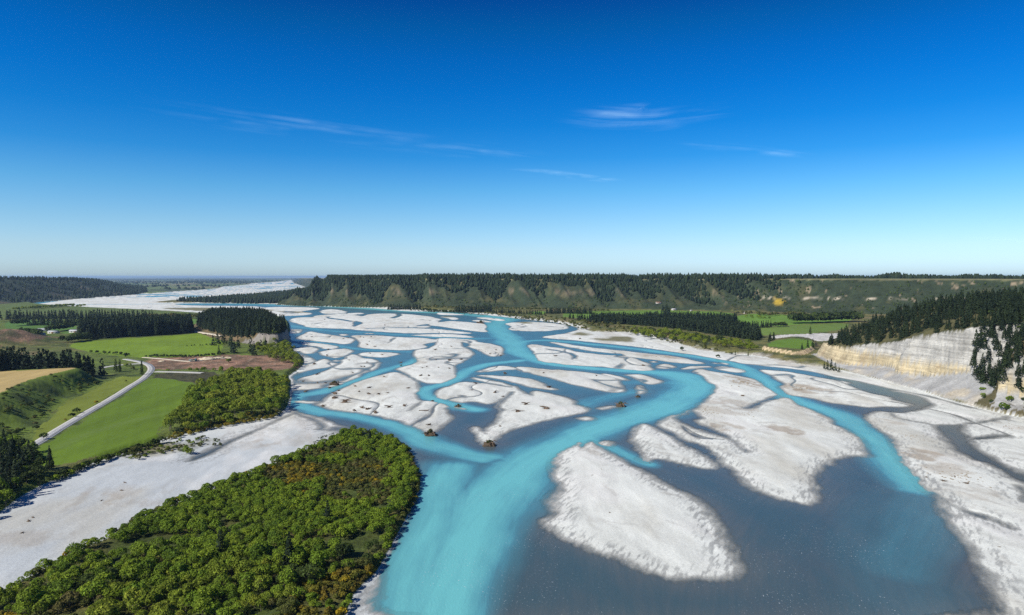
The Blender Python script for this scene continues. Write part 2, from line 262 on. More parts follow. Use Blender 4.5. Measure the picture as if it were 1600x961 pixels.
def left_base(Y): return LZ + 2.5 * smooth((Y - 650) / 300)
def bar_field(X, Y):
    wx = 2.2 * fbm(X / 9, Y / 14, 3, 3) + 5 * fbm(X / 45, Y / 60, 2, 5); wy = 3.0 * fbm(X / 10, Y / 16, 3, 9)
    k = sat((Y - 150) / 500); x2 = X + wx * (.35 + .35 * k); y2 = Y + wy * (.5 + k)
    s = np.full(X.shape, 60.0); bid = np.full(X.shape, -1)
    s = np.minimum(s, -sdf(x2, y2, P_WATER))
    for i, p in enumerate(P_BARS):
        b = sdf(x2, y2, p); m = (b > s) & (b > -20); bid[m & (b > 0)] = i; s = np.maximum(s, b)
    for p in P_POOLS: s = np.minimum(s, -sdf(x2, y2, p))
    for l, hw in CREEKS:
        if hw > .05: s = np.minimum(s, dline(x2, y2, line(l, 0)) - hw)
    mz = (Y > 420) & (Y < 2400); thin = np.abs(fbm((X + .15 * Y) / 110 + .6 * fbm(X / 45, Y / 90, 2, 22), (Y - .3 * X) / 260, 3, 23)); s[mz] = np.minimum(s[mz], np.where(s[mz] > -2, (thin[mz] - .020) * 150, 60))
    far = Y > 2450
    if far.any():
        for l, hw in (([(44, 475.3), (66, 472.5), (87, 469.6), (109, 467.2), (130, 466), (148, 466.2)], 26), ([(94, 476), (150, 475.4), (208, 475.4), (262, 474.8)], 18), ([(205, 460), (231, 457.8), (262, 457.5)], 30)):
            s = np.minimum(s, dline(X, Y, line(l, 0)) - hw)
        st = fbm(X / 160, Y / 1100, 3, 21)
        s = np.where(Y > 3200, np.minimum(s, (-.18 - st) * -160 * 0 + (.16 - np.abs(st)) * -300 * (st > -.5) * 0 + 60), s)
        m = (Y > 3300); s[m] = np.minimum(s[m], (np.abs(st[m]) - .075) * 260)
    return s, bid
def terrain(X, Y, full=False):
    X = np.asarray(X, float).ravel(); Y = np.asarray(Y, float).ravel(); n = len(X)
    s, bid = bar_field(X, Y)
    near = sat((700 - Y) / 350)
    rag = 1.8 * fbm(X / 5, Y / 9, 3, 31) + (2.3 * fbm((X - Y * .5) / 1.3, (Y + X * .5) / 6, 3, 37) * sat(.5 + 1.5 * fbm(X / 25, Y / 25, 2, 39)) + 2.4 * fbm(X / 11, Y / 11, 3, 38)) * near
    s2 = s - .9 * near + rag * np.clip(.35 + near * .55, 0, .9) * sat((9 - np.abs(s)) / 6)
    g = np.where(s2 > 0, 1.25 * (1 - np.exp(-np.maximum(s2, 0) / 13)), -1.6 * (1 - np.exp(-(np.minimum(s2, 0) / (15 + 4 * near)) ** 2 * 2.2 + np.minimum(s2, 0) / (40 + 15 * near))))
    mid = fbm(X / 22 + .3 * fbm(X / 60, Y / 60, 2, 2), Y / 55, 4, 41)
    z = g + .28 * mid * sat(np.abs(s2) / 9) + .05 * fbm(X / 2.5, Y / 4, 2, 44) * near
    z = np.where(s2 > 5.0, np.maximum(z, .06), z)
    zone = np.zeros(n, int)
    wl = sdf(X, Y, P_LEFT, 60); lb = left_base(Y)
    m = smooth((wl + 1) / 7); z = np.where(wl > -1.2, np.maximum(z * (1 - m) + (lb + .5 * fbm(X / 40, Y / 40, 3, 51)) * m, np.minimum(z, .3) * (1 - m) + m * 2), z); zone[wl > 0] = 1
    si = sdf(X, Y, P_ISLAND, 40); m = smooth((si + 1) / 6); z = z * (1 - m) + (1.7 + .8 * fbm(X / 25, Y / 25, 3, 52)) * m; zone[si > 0] = 7
    # tan field terrace on the left with its grassy scarp
    a = sdf(X, Y, P_SCFOOT, 260); b = sdf(X, Y, P_TAN, 260)
    mm = a > 0; t = sat(a / np.maximum(a + np.maximum(-b, 0), .1)); scar = mm & (b < 0)
    z = np.where(mm, np.maximum(z, z + (18 - z) * smooth(t) + (fbm(X / 16, Y / 16, 3, 53) * 1.6) * (t * (1 - t) * 4)), z); zone[mm] = 8
    c = at(8, 527, 15); d2 = ((X - c[0]) / 52) ** 2 + ((Y - c[1]) / 75) ** 2; z = z + (19 + 3 * fbm(X / 20, Y / 20, 3, 54)) * np.exp(-d2 * 1.6) * (wl > 0)
    sb = sdf(X, Y, P_BLUFF, 80); cx = at(392, 540, 5)[0]; wdt = 45 - 37 * smooth((X - cx + 25) / 40)
    m = smooth((sb + 1.5 * fbm(X / 9, Y / 9, 2, 55)) / wdt); z = z + (22 - z) * m * (sb > 0); zone[sb > 0] = 9
    wr = sdf(X, Y, P_RIGHT, 60); m = smooth((wr + 3) / 22); z = np.where(wr > -3, np.maximum(z, z * (1 - m) + (4.6 + .8 * fbm(X / 50, Y / 50, 3, 56)) * m), z); zone[wr > 0] = 2
    bq = sdf(X, Y, P_BENCH, 30); z = np.where(bq > 0, z + 4.2 * smooth((bq + .8 * fbm(X / 5, Y / 5, 2, 57)) / 5), z)
    wf = sdf(X, Y, P_FARM, 300); z = np.where(wf > 0, np.maximum(z, 3 + 8 * smooth(wf / 300)), z); zone[wf > 0] = 6
    # far right terrace
    st = sdf(X, Y, P_TERR, 420)
    ax = X + .25 * Y
    rid = 1 - np.abs(2 * vnoise(ax / 62, Y / 900, 61) - 1); rid2 = 1 - np.abs(2 * vnoise(ax / 27, Y / 300, 62) - 1)
    right = smooth((X - 450) / 350)                       # the slope is even on the right, gullied towards the left
    sp = st + (62 * (rid - .5) + 26 * (rid2 - .5)) * (1 - .8 * right) * sat(st / 40) + 10 * fbm(X / 80, Y / 80, 3, 63)
    top = 93 - .0025 * np.maximum(Y - 2200, 0) + 1.5 * fbm(X / 300, Y / 300, 2, 64)
    u = sat(sp / 175); prof = np.where(u < .45, u * .72, .324 + (u - .45) / .55 * .676)
    z = np.where(st > 0, z + (top - z) * prof, z); zone[st > 0] = 3
    sl = sdf(X, Y, P_LRID, 700); rl = 1 - np.abs(2 * vnoise((X - Y * .3) / 130, Y / 1400, 71) - 1)
    top2 = 88 - .0075 * np.clip(Y - 2600, -600, 5000) + 4 * fbm(X / 400, Y / 400, 2, 72)
    ul = sat((sl + 70 * (rl - .5) * sat(sl / 60)) / (250 + .05 * np.maximum(Y - 2400, 0))); z = np.where(sl > 0, z + (top2 - z) * smooth(ul * .5 + .5 * ul * ul) ** .8, z); zone[sl > 0] = 4
    # right hill with its cliff and scree
    sh = sdf(X, Y, P_HILL, 420); tt = sat((840 - Y) / 330)
    gul = 1 - np.abs(2 * vnoise(Y / 42 + .12 * fbm(X / 15, Y / 15, 2, 5), X / 120, 81) - 1)
    zc = 18 + 46 * smooth((tt - .08) * 1.05); tw = 6 + 30 * smooth((tt - .3) / .35) * (1 - .55 * smooth((tt - .86) / .1)) * (.62 + .38 * np.sin(Y / 27.0)); th = tw * .56; cw = (zc - th) * .58
    gs = sat((sh - tw * .6) / 8); s3 = sh + (25 * (gul - .66) + 1.3 * fbm(Y / 12, X / 8, 2, 83)) * gs * (.35 + .65 * smooth((tt - .25) / .3)) + 1.2 * fbm(X / 12, Y / 12, 3, 84)
    zz = 1.5 + th * sat(s3 / tw) + (zc - th) * sat((s3 - tw) / cw) + np.maximum(0, s3 - tw - cw) * .45
    face = sat((s3 - tw) / 3) * sat((tw + cw - s3) / 3); zz = zz + face * (.75 * np.sin(zz * 1.35 + .6 * fbm(Y / 40, X / 40, 2, 87)))
    zz = np.where(zz > 60, 60 + 16 * (1 - np.exp(-(zz - 60) / 16)), zz) + 1.5 * fbm(X / 30, Y / 30, 3, 85) * sat((s3 - tw - cw) / 20)
    hillm = sh > 0; z = np.where(hillm, np.maximum(z, zz), z); zone[hillm & (zz > 1.2)] = 5
    # road bed and paddocks lie flat
    pid = np.full(n, -1)
    for i, p in enumerate(P_PADD):
        q = sdf(X, Y, p, 8) + .8 * fbm(X / 14, Y / 14, 2, 86); pid[(q > 0) & ~hillm & (zone != 3)] = i
    if not full: return z
    zone = np.where(pid >= 0, 20 + pid, zone)
    # ---------------- albedo
    n1 = fbm(X / 60, Y / 60, 4, 91); n2 = fbm(X / 14, Y / 14, 4, 92); n3 = fbm(X / 3.5, Y / 5, 3, 93)
    def mixc(col, c, a):
        a = np.asarray(a)[:, None] if np.ndim(a) else a
        return col * (1 - a) + np.array(c) * a
    flow = fbm((X + .35 * Y) / 7, (Y - .2 * X) / 60, 4, 94)
    col = np.tile(np.array((.535, .545, .495)), (n, 1)) * (1 + .12 * n1 + .16 * flow + .07 * n3)[:, None]
    col = mixc(col, (.37, .395, .40), sat((500 - Y) / 120) * sat((-X - 15) / 40) * .88)
    col = mixc(col, (.37, .345, .275), sat((fbm(X / 28, Y / 70, 5, 95) - .08) * 2.4) * .5)
    rill = np.abs(fbm((X + .5 * Y) / 16 + 1.2 * n1, (Y - .4 * X) / 70, 4, 107)); col = mixc(col, (.30, .285, .25), sat((.07 - rill) / .06) * sat(s2 / 5) * sat(n1 * 2 + .5) * .55)
    col = mixc(col, (.56, .55, .51), sat((fbm((X + .4 * Y) / 20, (Y - .3 * X) / 50, 3, 108) - .15) * 3) * .5)
    for px, py, hw, hh, k in STAINS:
        p = at(px, py); e = at(px + hw, py); f = at(px, py - hh)
        rr = ((X - p[0]) / (e[0] - p[0])) ** 2 + ((Y - p[1]) / max(abs(f[1] - p[1]), 3)) ** 2
        i = rr < 4
        if i.any(): col[i] = mixc(col[i], (.24, .185, .125), sat(((.55 - .55 * rr[i]) + 1.7 * flow[i] + 1.2 * n2[i] + .8 * n3[i]) * 1.4) * sat(2.2 - rr[i]) * k * .85 * (s2[i] > 0))
    fr = sat((8 - np.abs(s2 - 3)) / 6) * near; col = mixc(col, (.20, .205, .195), fr * sat((fbm((X - Y * .5) / 1.0, (Y + X * .5) / 5, 3, 110) - .05) * 4) * .7)
    for p in P_GRASSBAR:
        q = sdf(X, Y, p, 30); col = mixc(col, (.115, .105, .035), sat((q + 9 * n2 + 6) / 12) * .9 * (q > -25))
    # left valley
    m = zone == 1
    c1 = mixc(np.tile(np.array((.092, .125, .020)), (n, 1)), (.13, .105, .045), sat(n1 * 1.5 + .05)); c1 = mixc(c1, (.035, .052, .014), sat(n2 * 2.2 + .05) * .7)
    far_g = sat((Y - 1500) / 400); c1 = mixc(c1, (.085, .12, .03), far_g * .6); col[m] = c1[m]
    q = sdf(X, Y, P_SLASH, 30); c2 = mixc(np.tile(np.array((.235, .135, .085)), (n, 1)), (.11, .075, .045), sat(n2 * 1.8 + .3)); c2 = mixc(c2, (.36, .26, .17), sat(n3 * 3 - 1)); k = m & (q + 6 * n2 > -2); col[k] = c2[k]
    q = sdf(X, Y, P_DARKSCRUB, 30); k = m & (q + 3 * n2 > 0); c2 = mixc(np.tile(np.array((.062, .058, .025)), (n, 1)), (.03, .032, .014), sat(n3 * 1.6 + .3)); col[k] = c2[k]
    c = at(10, 526, 15); q = ((X - c[0]) / 52) ** 2 + ((Y - c[1]) / 90) ** 2; k = m & (q + n2 < .95); c2 = mixc(np.tile(np.array((.17, .105, .065)), (n, 1)), (.07, .065, .03), sat(n2 * 2 + .25)); c2 = mixc(c2, (.28, .18, .10), sat(n3 * 2.4 - .6)); col[k] = c2[k]
    # terrace and scarp
    m = zone == 8; c1 = mixc(np.tile(np.array((.105, .150, .018)), (n, 1)), (.045, .066, .014), sat(n2 * 2.4 + .05)); c1 = mixc(c1, (.10, .115, .03), sat(n1 * 1.5)); col[m] = c1[m]
    k = m & (b + 1.5 * n2 > -1); c2 = np.tile(np.array((.36, .265, .105)), (n, 1)) * (1 + .10 * flow + .06 * n3)[:, None]; col[k] = c2[k]
    k = m & (b < -1) & (Y > 640) & (X < -330); col[k] = mixc(c1, (.04, .045, .02), .6)[k]
    # bluff
    m = zone == 9; steep = (m & (sb < 13) & (X > cx - 25)); c1 = mixc(np.tile(np.array((.075, .07, .03)), (n, 1)), (.17, .115, .06), sat(.5 + n2)); col[m] = c1[m]
    c2 = np.tile(np.array((.20, .18, .155)), (n, 1)) * (1 + .3 * fbm(X / 3, z / 2, 3, 96))[:, None]; col[steep] = c2[steep]
    # right flats
    m = zone == 2; c1 = mixc(np.tile(np.array((.125, .120, .038)), (n, 1)), (.045, .062, .018), sat(n2 * 1.9 + .25)); c1 = mixc(c1, (.19, .135, .07), sat(n1 * 2 - .2) * .7)
    c1 = mixc(c1, (.40, .37, .31), sat((12 - wr) / 14 + 1.2 * n2 - .2) * (X > 60)); col[m] = c1[m]
    k = m & (bq > 0) & (bq < 5.5) & (X > at(1186, 545, 5)[0]) & (Y < 905); col[k] = np.array((.50, .385, .23)) * (1 + .2 * n3[k])[:, None]
    gb = poly([(1205, 524), (1262, 520.5), (1330, 520), (1290, 534), (1262, 530), (1225, 527.5), (1205, 528.5)], 5, 1); q = sdf(X, Y, gb, 20); k = (q + 2 * n2 > 0) & ~hillm & (zone != 21); col[k] = np.array((.47, .45, .41)) * (1 + .08 * n3[k])[:, None]; zone[k & (zone >= 20)] = 2
    # far terrace: scrub slope, bare spur crests, grass on top
    m = zone == 3; c1 = mixc(np.tile(np.array((.030, .042, .020)), (n, 1)), (.070, .068, .026), sat(fbm(X / 40, Y / 40, 3, 97) * 1.6 + .1 - right * .5)); c1 = mixc(c1, (.22, .165, .105), sat((rid - .87) * 9 + n2 * 1.1) * sat((u - .46) * 7) * sat((.78 - u) * 7) * (1 - right) * .5)
    c1 = mixc(c1, (.022, .032, .015), sat(fbm(X / 9, Y / 14, 3, 98) * 2 + .15) * .8); c1 = mixc(c1, (.30, .23, .15), right * sat(fbm(X / 14, Y / 30, 3, 99) * 5 - 2.0) * .8)
    band = np.exp(-((u - .50 - .0001 * (X - 600)) / .018) ** 2) * right * sat(fbm(X / 30, Y / 50, 2, 100) * 3 + .5); c1 = mixc(c1, (.42, .36, .27), band * .9)
    for px, py in ((1217, 466), (1247, 461)):
        p = at(px, py, 40 if py > 463 else 52); rr = np.hypot((X - p[0]) / 13, (Y - p[1]) / 26); c1 = mixc(c1, (.42, .29, .03), sat(1.2 - rr + n2) * (rr < 1.6) * .9)
    c1 = mixc(c1, (.19, .175, .085), sat((u - .97) * 40) * .8); c1 = mixc(c1, (.10, .15, .04), sat((st - 330) / 50) * .7); col[m] = c1[m]
    m = zone == 4; c1 = mixc(np.tile(np.array((.030, .042, .022)), (n, 1)), (.13, .10, .06), sat(fbm(X / 60, Y / 90, 3, 101) * 2.2 - .35) * .7); col[m] = c1[m]
    m = zone == 6; fp = vnoise(np.floor(X / 420) * 7.3, np.floor((Y + .4 * X) / 900) * 3.1, 102); c1 = np.where((fp > .55)[:, None], np.array((.10, .14, .045)), np.where((fp > .3)[:, None], np.array((.055, .075, .035)), np.array((.16, .15, .075)))); c1 = mixc(c1, (.04, .05, .03), sat(n1 * 2) * .6); col[m] = c1[m]
    # right hill
    m = zone == 5; rock = (s3 > tw) & (s3 < tw + cw + 1.0 + 4 * n2); scree = s3 <= tw
    c1 = mixc(np.tile(np.array((.085, .078, .032)), (n, 1)), (.035, .042, .016), sat(n2 * 2 + .4)); c1 = mixc(c1, (.26, .19, .11), sat(n1 * 2.5 - .6 + n2) * .8)
    yl = sat((22.5 + 2.2 * n2 + 3.5 * fbm(Y / 30, X / 60, 3, 109) - z) / 2.0); lay = fbm(z * .42 + .25 * n2, X * .004, 4, 103)
    cr = mixc(np.tile(np.array((.325, .315, .282)), (n, 1)) * (1 + .12 * n2)[:, None], (.42, .345, .205), yl[:] * .9); cr = mixc(cr, (.33, .25, .15), sat(fbm(Y / 9, X / 9, 3, 104) * 2.4 - .5) * yl * .6)
    cs = np.tile(np.array((.285, .283, .268)), (n, 1)) * (1 + .22 * fbm((Y + X * .2) / 4, X / 40, 3, 105) + .06 * n3)[:, None]; cs = mixc(cs, (.40, .335, .225), sat(n2 * 1.6 + .1) * .7 * (z < 9))
    veg = (tt > .93) & (n2 + .4 * n1 > -.02); c1r = np.where(rock[:, None], cr, c1); c1r = np.where(scree[:, None], cs, c1r); c1r = np.where((veg & (rock | scree))[:, None], mixc(c1, (.10, .08, .04), .5), c1r); col[m] = c1r[m]
    for i, (p, zz_, cc, nm) in enumerate(PADDOCKS):
        k = zone == 20 + i; col[k] = np.array(cc) * (1 + .16 * n1[k] + .10 * n2[k] + .08 * fbm((X[k] + Y[k] * .5) / 4, (Y[k] - .5 * X[k]) / 80, 2, 106))[:, None]
        if i == 0:
            q = dline(X[k], Y[k], line([(92, 700), (130, 680), (170, 668), (215, 655), (262, 645)], LZ), 30); col[k] = mixc(col[k], (.11, .16, .035), sat(1 - q / 6) * .45)
    m = zone == 7; c1 = mixc(np.tile(np.array((.050, .068, .014)), (n, 1)), (.085, .075, .020), sat(n2 * 1.8 + .2)); col[m] = c1[m]
    return z, zone, np.clip(col, .008, .62), s2, bid, rock & (zone == 5)

# ------------------------------------------------------------------ materials
def mat(name, rough=.9, spec=.25):
    m = bpy.data.materials.new(name); m.use_nodes = True; b = m.node_tree.nodes['Principled BSDF']
    b.inputs['Roughness'].default_value = rough; b.inputs['Specular IOR Level'].default_value = spec
    return m, m.node_tree, b
def node(t, typ, **kw):
    n = t.nodes.new(typ)
    for k, v in kw.items(): setattr(n, k, v)
    return n
def mixn(t, a, b, fac, blend='MIX'):
    n = node(t, 'ShaderNodeMix', data_type='RGBA', blend_type=blend)
    for s, v in ((0, fac), (6, a), (7, b)):
        if hasattr(v, 'links'): t.links.new(v, n.inputs[s])
        else: n.inputs[s].default_value = v if s == 0 else (*v, 1)
    return n.outputs[2]
def noise(t, scale, detail=4, rough=.6, vec=None, stretch=None):
    n = node(t, 'ShaderNodeTexNoise'); n.inputs['Scale'].default_value = scale; n.inputs['Detail'].default_value = detail; n.inputs['Roughness'].default_value = rough
    if vec is not None:
        if stretch:
            mp = node(t, 'ShaderNodeMapping'); mp.inputs['Scale'].default_value = stretch[:3]
            if len(stretch) > 3: mp.inputs['Rotation'].default_value = (0, 0, stretch[3])
            t.links.new(vec, mp.inputs[0]); vec = mp.outputs[0]
        t.links.new(vec, n.inputs['Vector'])
    return n.outputs[0]
def mrange(t, v, a, b, c=0., d=1.):
    n = node(t, 'ShaderNodeMapRange')
    for i, q in enumerate((a, b, c, d)): n.inputs[i + 1].default_value = q
    t.links.new(v, n.inputs[0]); return n.outputs[0]
def math_(t, op, a, b=None):
    n = node(t, 'ShaderNodeMath', operation=op)
    for i, v in enumerate((a, b)):
        if v is None: continue
        if hasattr(v, 'links'): t.links.new(v, n.inputs[i])
        else: n.inputs[i].default_value = v
    return n.outputs[0]
def ground_mat(name, fine, amp, bump, bdist, wet=False, streak=None, strata=False):
    m, t, b = mat(name, .92, .2)
    col = node(t, 'ShaderNodeAttribute', attribute_name='col').outputs['Color']
    pos = node(t, 'ShaderNodeNewGeometry').outputs['Position']
    n1 = noise(t, fine, 5, .7, pos); n2 = noise(t, fine * .16, 4, .6, pos, streak)
    k = mrange(t, n1, .3, .7, 1 - amp, 1 + amp); k2 = mrange(t, n2, .3, .7, 1 - amp * .7, 1 + amp * .7)
    kk = math_(t, 'MULTIPLY', k, k2); cmb = node(t, 'ShaderNodeCombineXYZ')
    for i in range(3): t.links.new(kk, cmb.inputs[i])
    c = mixn(t, col, cmb.outputs[0], 1.0, 'MULTIPLY')
    if wet:
        h = node(t, 'ShaderNodeSeparateXYZ'); t.links.new(pos, h.inputs[0])
        hz = math_(t, 'ADD', h.outputs['Z'], math_(t, 'MULTIPLY', math_(t, 'SUBTRACT', n1, .5), .12))
        wf = mrange(t, hz, .02, .15, 1., 0.)
        c = mixn(t, c, (.19, .19, .175), math_(t, 'MULTIPLY', wf, .6))
    hgt = n1
    if strata:   # level beds of coarse and fine gravel, only where the rock is bare
        rk = node(t, 'ShaderNodeAttribute', attribute_name='rock').outputs['Fac']; s1 = noise(t, 1.0, 4, .75, pos, (.012, .012, .42)); s2 = noise(t, 1.0, 3, .6, pos, (.07, .05, .02))
        kb = math_(t, 'MULTIPLY', mrange(t, s1, .36, .64, .66, 1.18), mrange(t, s2, .35, .65, .80, 1.15)); cb = node(t, 'ShaderNodeCombineXYZ')
        for i in range(3): t.links.new(kb, cb.inputs[i])
        c = mixn(t, c, mixn(t, c, cb.outputs[0], 1.0, 'MULTIPLY'), rk); hgt = math_(t, 'ADD', n1, math_(t, 'MULTIPLY', math_(t, 'MULTIPLY', s1, rk), 2.0))
    t.links.new(c, b.inputs['Base Color'])
    bp = node(t, 'ShaderNodeBump'); bp.inputs['Strength'].default_value = bump; bp.inputs['Distance'].default_value = bdist; t.links.new(hgt, bp.inputs['Height']); t.links.new(bp.outputs[0], b.inputs['Normal'])
    return m
M = {}
M['gravel'] = ground_mat('river gravel', 1.1, .13, .5, .35, True, (1, .22, 1, .35))
M['grass'] = ground_mat('pasture', .9, .16, .3, .2, False, (1, .12, 1, -.5))
M['scrub'] = ground_mat('rough ground', .45, .45, .8, 1.2)
M['far'] = ground_mat('far ground', .05, .30, .6, 4)
M['cliff'] = ground_mat('cliff', .55, .20, .7, 1.0, strata=True)

# ------------------------------------------------------------------ mesh helpers
def tag(o, label=None, cat=None, group=None, kind=None):
    for k, v in (('label', label), ('category', cat), ('group', group), ('kind', kind)):
        if v: o[k] = v
    return o
def mesh_np(name, V, F, m=None, attrs=None, smooth_=False):
    """V (n,3), F (k,4) or (k,3) arrays -> mesh"""
    me = bpy.data.meshes.new(name); V = np.asarray(V, np.float32); F = np.asarray(F, np.int32); q = F.shape[1]
    me.vertices.add(len(V)); me.vertices.foreach_set('co', V.ravel())
    me.loops.add(F.size); me.loops.foreach_set('vertex_index', F.ravel())
    me.polygons.add(len(F)); me.polygons.foreach_set('loop_start', np.arange(0, F.size, q, dtype=np.int32))
    try: me.polygons.foreach_set('loop_total', np.full(len(F), q, np.int32))
    except Exception: pass
    if smooth_: me.polygons.foreach_set('use_smooth', np.ones(len(F), bool))
    for k, v in (attrs or {}).items():
        v = np.asarray(v, np.float32)
        if v.ndim == 2:
            a = me.attributes.new(k, 'FLOAT_COLOR', 'POINT'); a.data.foreach_set('color', np.hstack([v, np.ones((len(v), 1), np.float32)]).ravel().astype(np.float32))
        else:
            a = me.attributes.new(k, 'FLOAT', 'POINT'); a.data.foreach_set('value', v)
    me.update(calc_edges=True)
    if m: me.materials.append(m)
    return me
def link(name, me, parent=None, loc=None, rz=0, s=None):
    o = bpy.data.objects.new(name, me); C.objects.link(o)
    if parent: o.parent = parent
    if loc is not None: o.location = loc
    if rz: o.rotation_euler.z = rz
    if s is not None: o.scale = (s, s, s) if np.ndim(s) == 0 else s
    return o

# ------------------------------------------------------------------ ground sheet
def geo(a, b, r): return a * (b / a) ** (np.arange(int(math.log(b / a) / r)) / int(math.log(b / a) / r))
dist = np.concatenate([geo(140, 900, .0047), geo(900, 1950, .0075), geo(1950, 3300, .0042), geo(3300, 9000, .02), geo(9000, 70000, .06), [70000]])
ang = np.concatenate([np.linspace(-62, -41, 40, endpoint=False), np.linspace(-41, 41, 1120, endpoint=False), np.linspace(41, 62, 41)])
A, D = np.meshgrid(np.radians(ang), dist)
GX = (D * np.sin(A)).ravel(); GY = (D * np.cos(A)).ravel()
GZ, ZONE, COL, S2, BID, ROCK = terrain(GX, GY, True)
nr, nc = A.shape
ii = (np.arange(nr - 1)[:, None] * nc + np.arange(nc - 1)[None, :]).ravel()
QF = np.stack([ii, ii + 1, ii + 1 + nc, ii + nc], 1)
GV = np.stack([GX, GY, GZ], 1)
fz = ZONE[QF].max(1); fb = BID[QF[:, 0]]; up = GZ[QF].max(1) > .02
def ground_piece(name, mask, m, label, **extra):
    f = QF[mask]
    if not len(f): return None
    u, inv = np.unique(f, return_inverse=True)
    o = link(name, mesh_np(name, GV[u], inv.reshape(f.shape), m, {'col': COL[u], 'rock': ROCK[u].astype(float)} if name == 'cliff_hill' else {'col': COL[u]}, True))
    return tag(o, label, None, extra.get('group'), 'structure')
isbar = (fz == 0) & (fb >= 0) & up
BARLAB = {27: 'large pale gravel bar with a ragged lower edge, nearest in the foreground water', 24: 'broad pale gravel bar on the right bank of the sweeping turquoise bend', 30: 'pale gravel bar pointing to a dark stump heap in mid river', 49: 'large pale gravel bar with many driftwood clumps left of mid river', 54: 'long grey gravel flat along the right bank with a still dark pool', 25: 'small wedge shaped gravel bar right of the big foreground bar', 36: 'wide gravel bar between two turquoise side channels in mid distance', 3: 'widest far gravel bar beyond the pine topped bluff', 53: 'white gravel bar below the pale cliff'}
ground_piece('riverbed', (fz == 0) & ~isbar, M['gravel'], 'pale grey gravel riverbed around and under the braided channels')
for i in range(len(BARS)):
    ground_piece('gravel_bar', isbar & (fb == i), M['gravel'], BARLAB.get(i, 'pale gravel bar among the turquoise river channels'), group='gravel bars between the channels')
ground_piece('valley_floor', fz == 1, M['scrub'], 'scrubby green and brown valley floor on the left bank')
ground_piece('river_flat', fz == 2, M['scrub'], 'olive scrub and dry grass flat along the right bank')
ground_piece('far_terrace', fz == 3, M['far'], 'long scrub covered terrace slope across the far right of the valley')
ground_piece('far_hillside', fz == 4, M['far'], 'dark wooded hillside on the far left')
ground_piece('cliff_hill', fz == 5, M['cliff'], 'hill with a yellow and grey eroded cliff and scree at the right')
ground_piece('far_plain', fz == 6, M['far'], 'hazy farm plain in the far distance')
ground_piece('wooded_island_ground', fz == 7, M['scrub'], 'brown earth and low cover under the foreground trees')
ground_piece('river_terrace', fz == 8, M['grass'], 'tan field on a terrace with a green scarp dotted with bushes')
ground_piece('bluff', fz == 9, M['cliff'], 'small bluff with a dark cliff and pines at the river edge')
PLAB = ['large rich green paddock between the grey road and the gravel', 'light green paddock below the bushy scarp', 'bright green paddock in front of the dark pine block', 'green paddock strip left behind the pine block', 'bright green strip behind the right pine block', 'green paddock beside the far farm sheds', 'small green paddock corner beside the pine block', 'small far green paddock by the river trees', 'long green paddock below the far terrace', 'green paddock around the far hedges', 'dry green paddock with a lone tree', 'yellow green bench paddock above a pale bank']
for i in range(len(PADDOCKS)): ground_piece('paddock', fz == 20 + i, M['grass'], PLAB[i], group='green paddocks on the valley floor')

# ------------------------------------------------------------------ river water
M['water'], t, b = mat('milky river water', .28, .24)
b.inputs['IOR'].default_value = 1.33
pos = node(t, 'ShaderNodeNewGeometry').outputs['Position']
dep = node(t, 'ShaderNodeAttribute', attribute_name='depth').outputs['Fac']; milk_sky = node(t, 'ShaderNodeAttribute', attribute_name='milk_sky').outputs['Fac']
nz = noise(t, .035, 4, .6, pos, (1.6, .5, 1, .3)); nf = noise(t, .9, 4, .65, pos)
clear = mixn(t, (.066, .088, .092), (.044, .078, .090), mrange(t, dep, .4, 1.6)); clear = mixn(t, clear, (.070, .080, .086), math_(t, 'MULTIPLY', mrange(t, nz, .45, .75), .5))
fl = node(t, 'ShaderNodeAttribute', attribute_name='flow').outputs['Vector']; st_ = noise(t, 1.0, 5, .62, fl)
mk = math_(t, 'ADD', milk_sky, math_(t, 'MULTIPLY', math_(t, 'SUBTRACT', nz, .5), math_(t, 'MULTIPLY', milk_sky, .5)))
mot = noise(t, 2.2, 5, .7, fl); clear = mixn(t, clear, (.115, .115, .105), math_(t, 'MULTIPLY', mrange(t, mot, .42, .72), mrange(t, dep, .2, 1.5, .6, .14)))
mk = math_(t, 'ADD', mk, math_(t, 'MULTIPLY', math_(t, 'SUBTRACT', st_, .5), mrange(t, milk_sky, .1, .6, .06, .55)))
wc = mixn(t, clear, (.065, .210, .255), mrange(t, mk, .10, .62)); wc = mixn(t, wc, (.125, .395, .395), mrange(t, mk, .5, 1.0))
t.links.new(wc, b.inputs['Base Color'])
bp = node(t, 'ShaderNodeBump'); bp.inputs['Strength'].default_value = .6; bp.inputs['Distance'].default_value = .16
wv = noise(t, .8, 5, .65, pos, (1.5, .7, 1, .4)); t.links.new(wv, bp.inputs['Height']); t.links.new(bp.outputs[0], b.inputs['Normal'])
op = mrange(t, math_(t, 'ADD', dep, math_(t, 'MULTIPLY', math_(t, 'SUBTRACT', nf, .5), .26)), -.03, .42)
foam_glint = math_(t, 'MULTIPLY', mrange(t, noise(t, 1.5, 3, .7, pos, (1, .55, 1, .5)), .63, .70), mrange(t, noise(t, .03, 3, .5, pos), .47, .60)); wc2 = mixn(t, wc, (.55, .58, .58), math_(t, 'MULTIPLY', foam_glint, .75)); t.links.new(wc2, b.inputs['Base Color'])  # white specks in the base colour: foam, plus glints painted on the water
op = math_(t, 'MAXIMUM', op, math_(t, 'MULTIPLY', milk_sky, mrange(t, dep, 0., .12)))
tr = node(t, 'ShaderNodeBsdfTransparent'); mx = node(t, 'ShaderNodeMixShader')
t.links.new(op, mx.inputs[0]); t.links.new(tr.outputs[0], mx.inputs[1]); t.links.new(b.outputs[0], mx.inputs[2])
t.links.new(mx.outputs[0], t.nodes['Material Output'].inputs['Surface'])
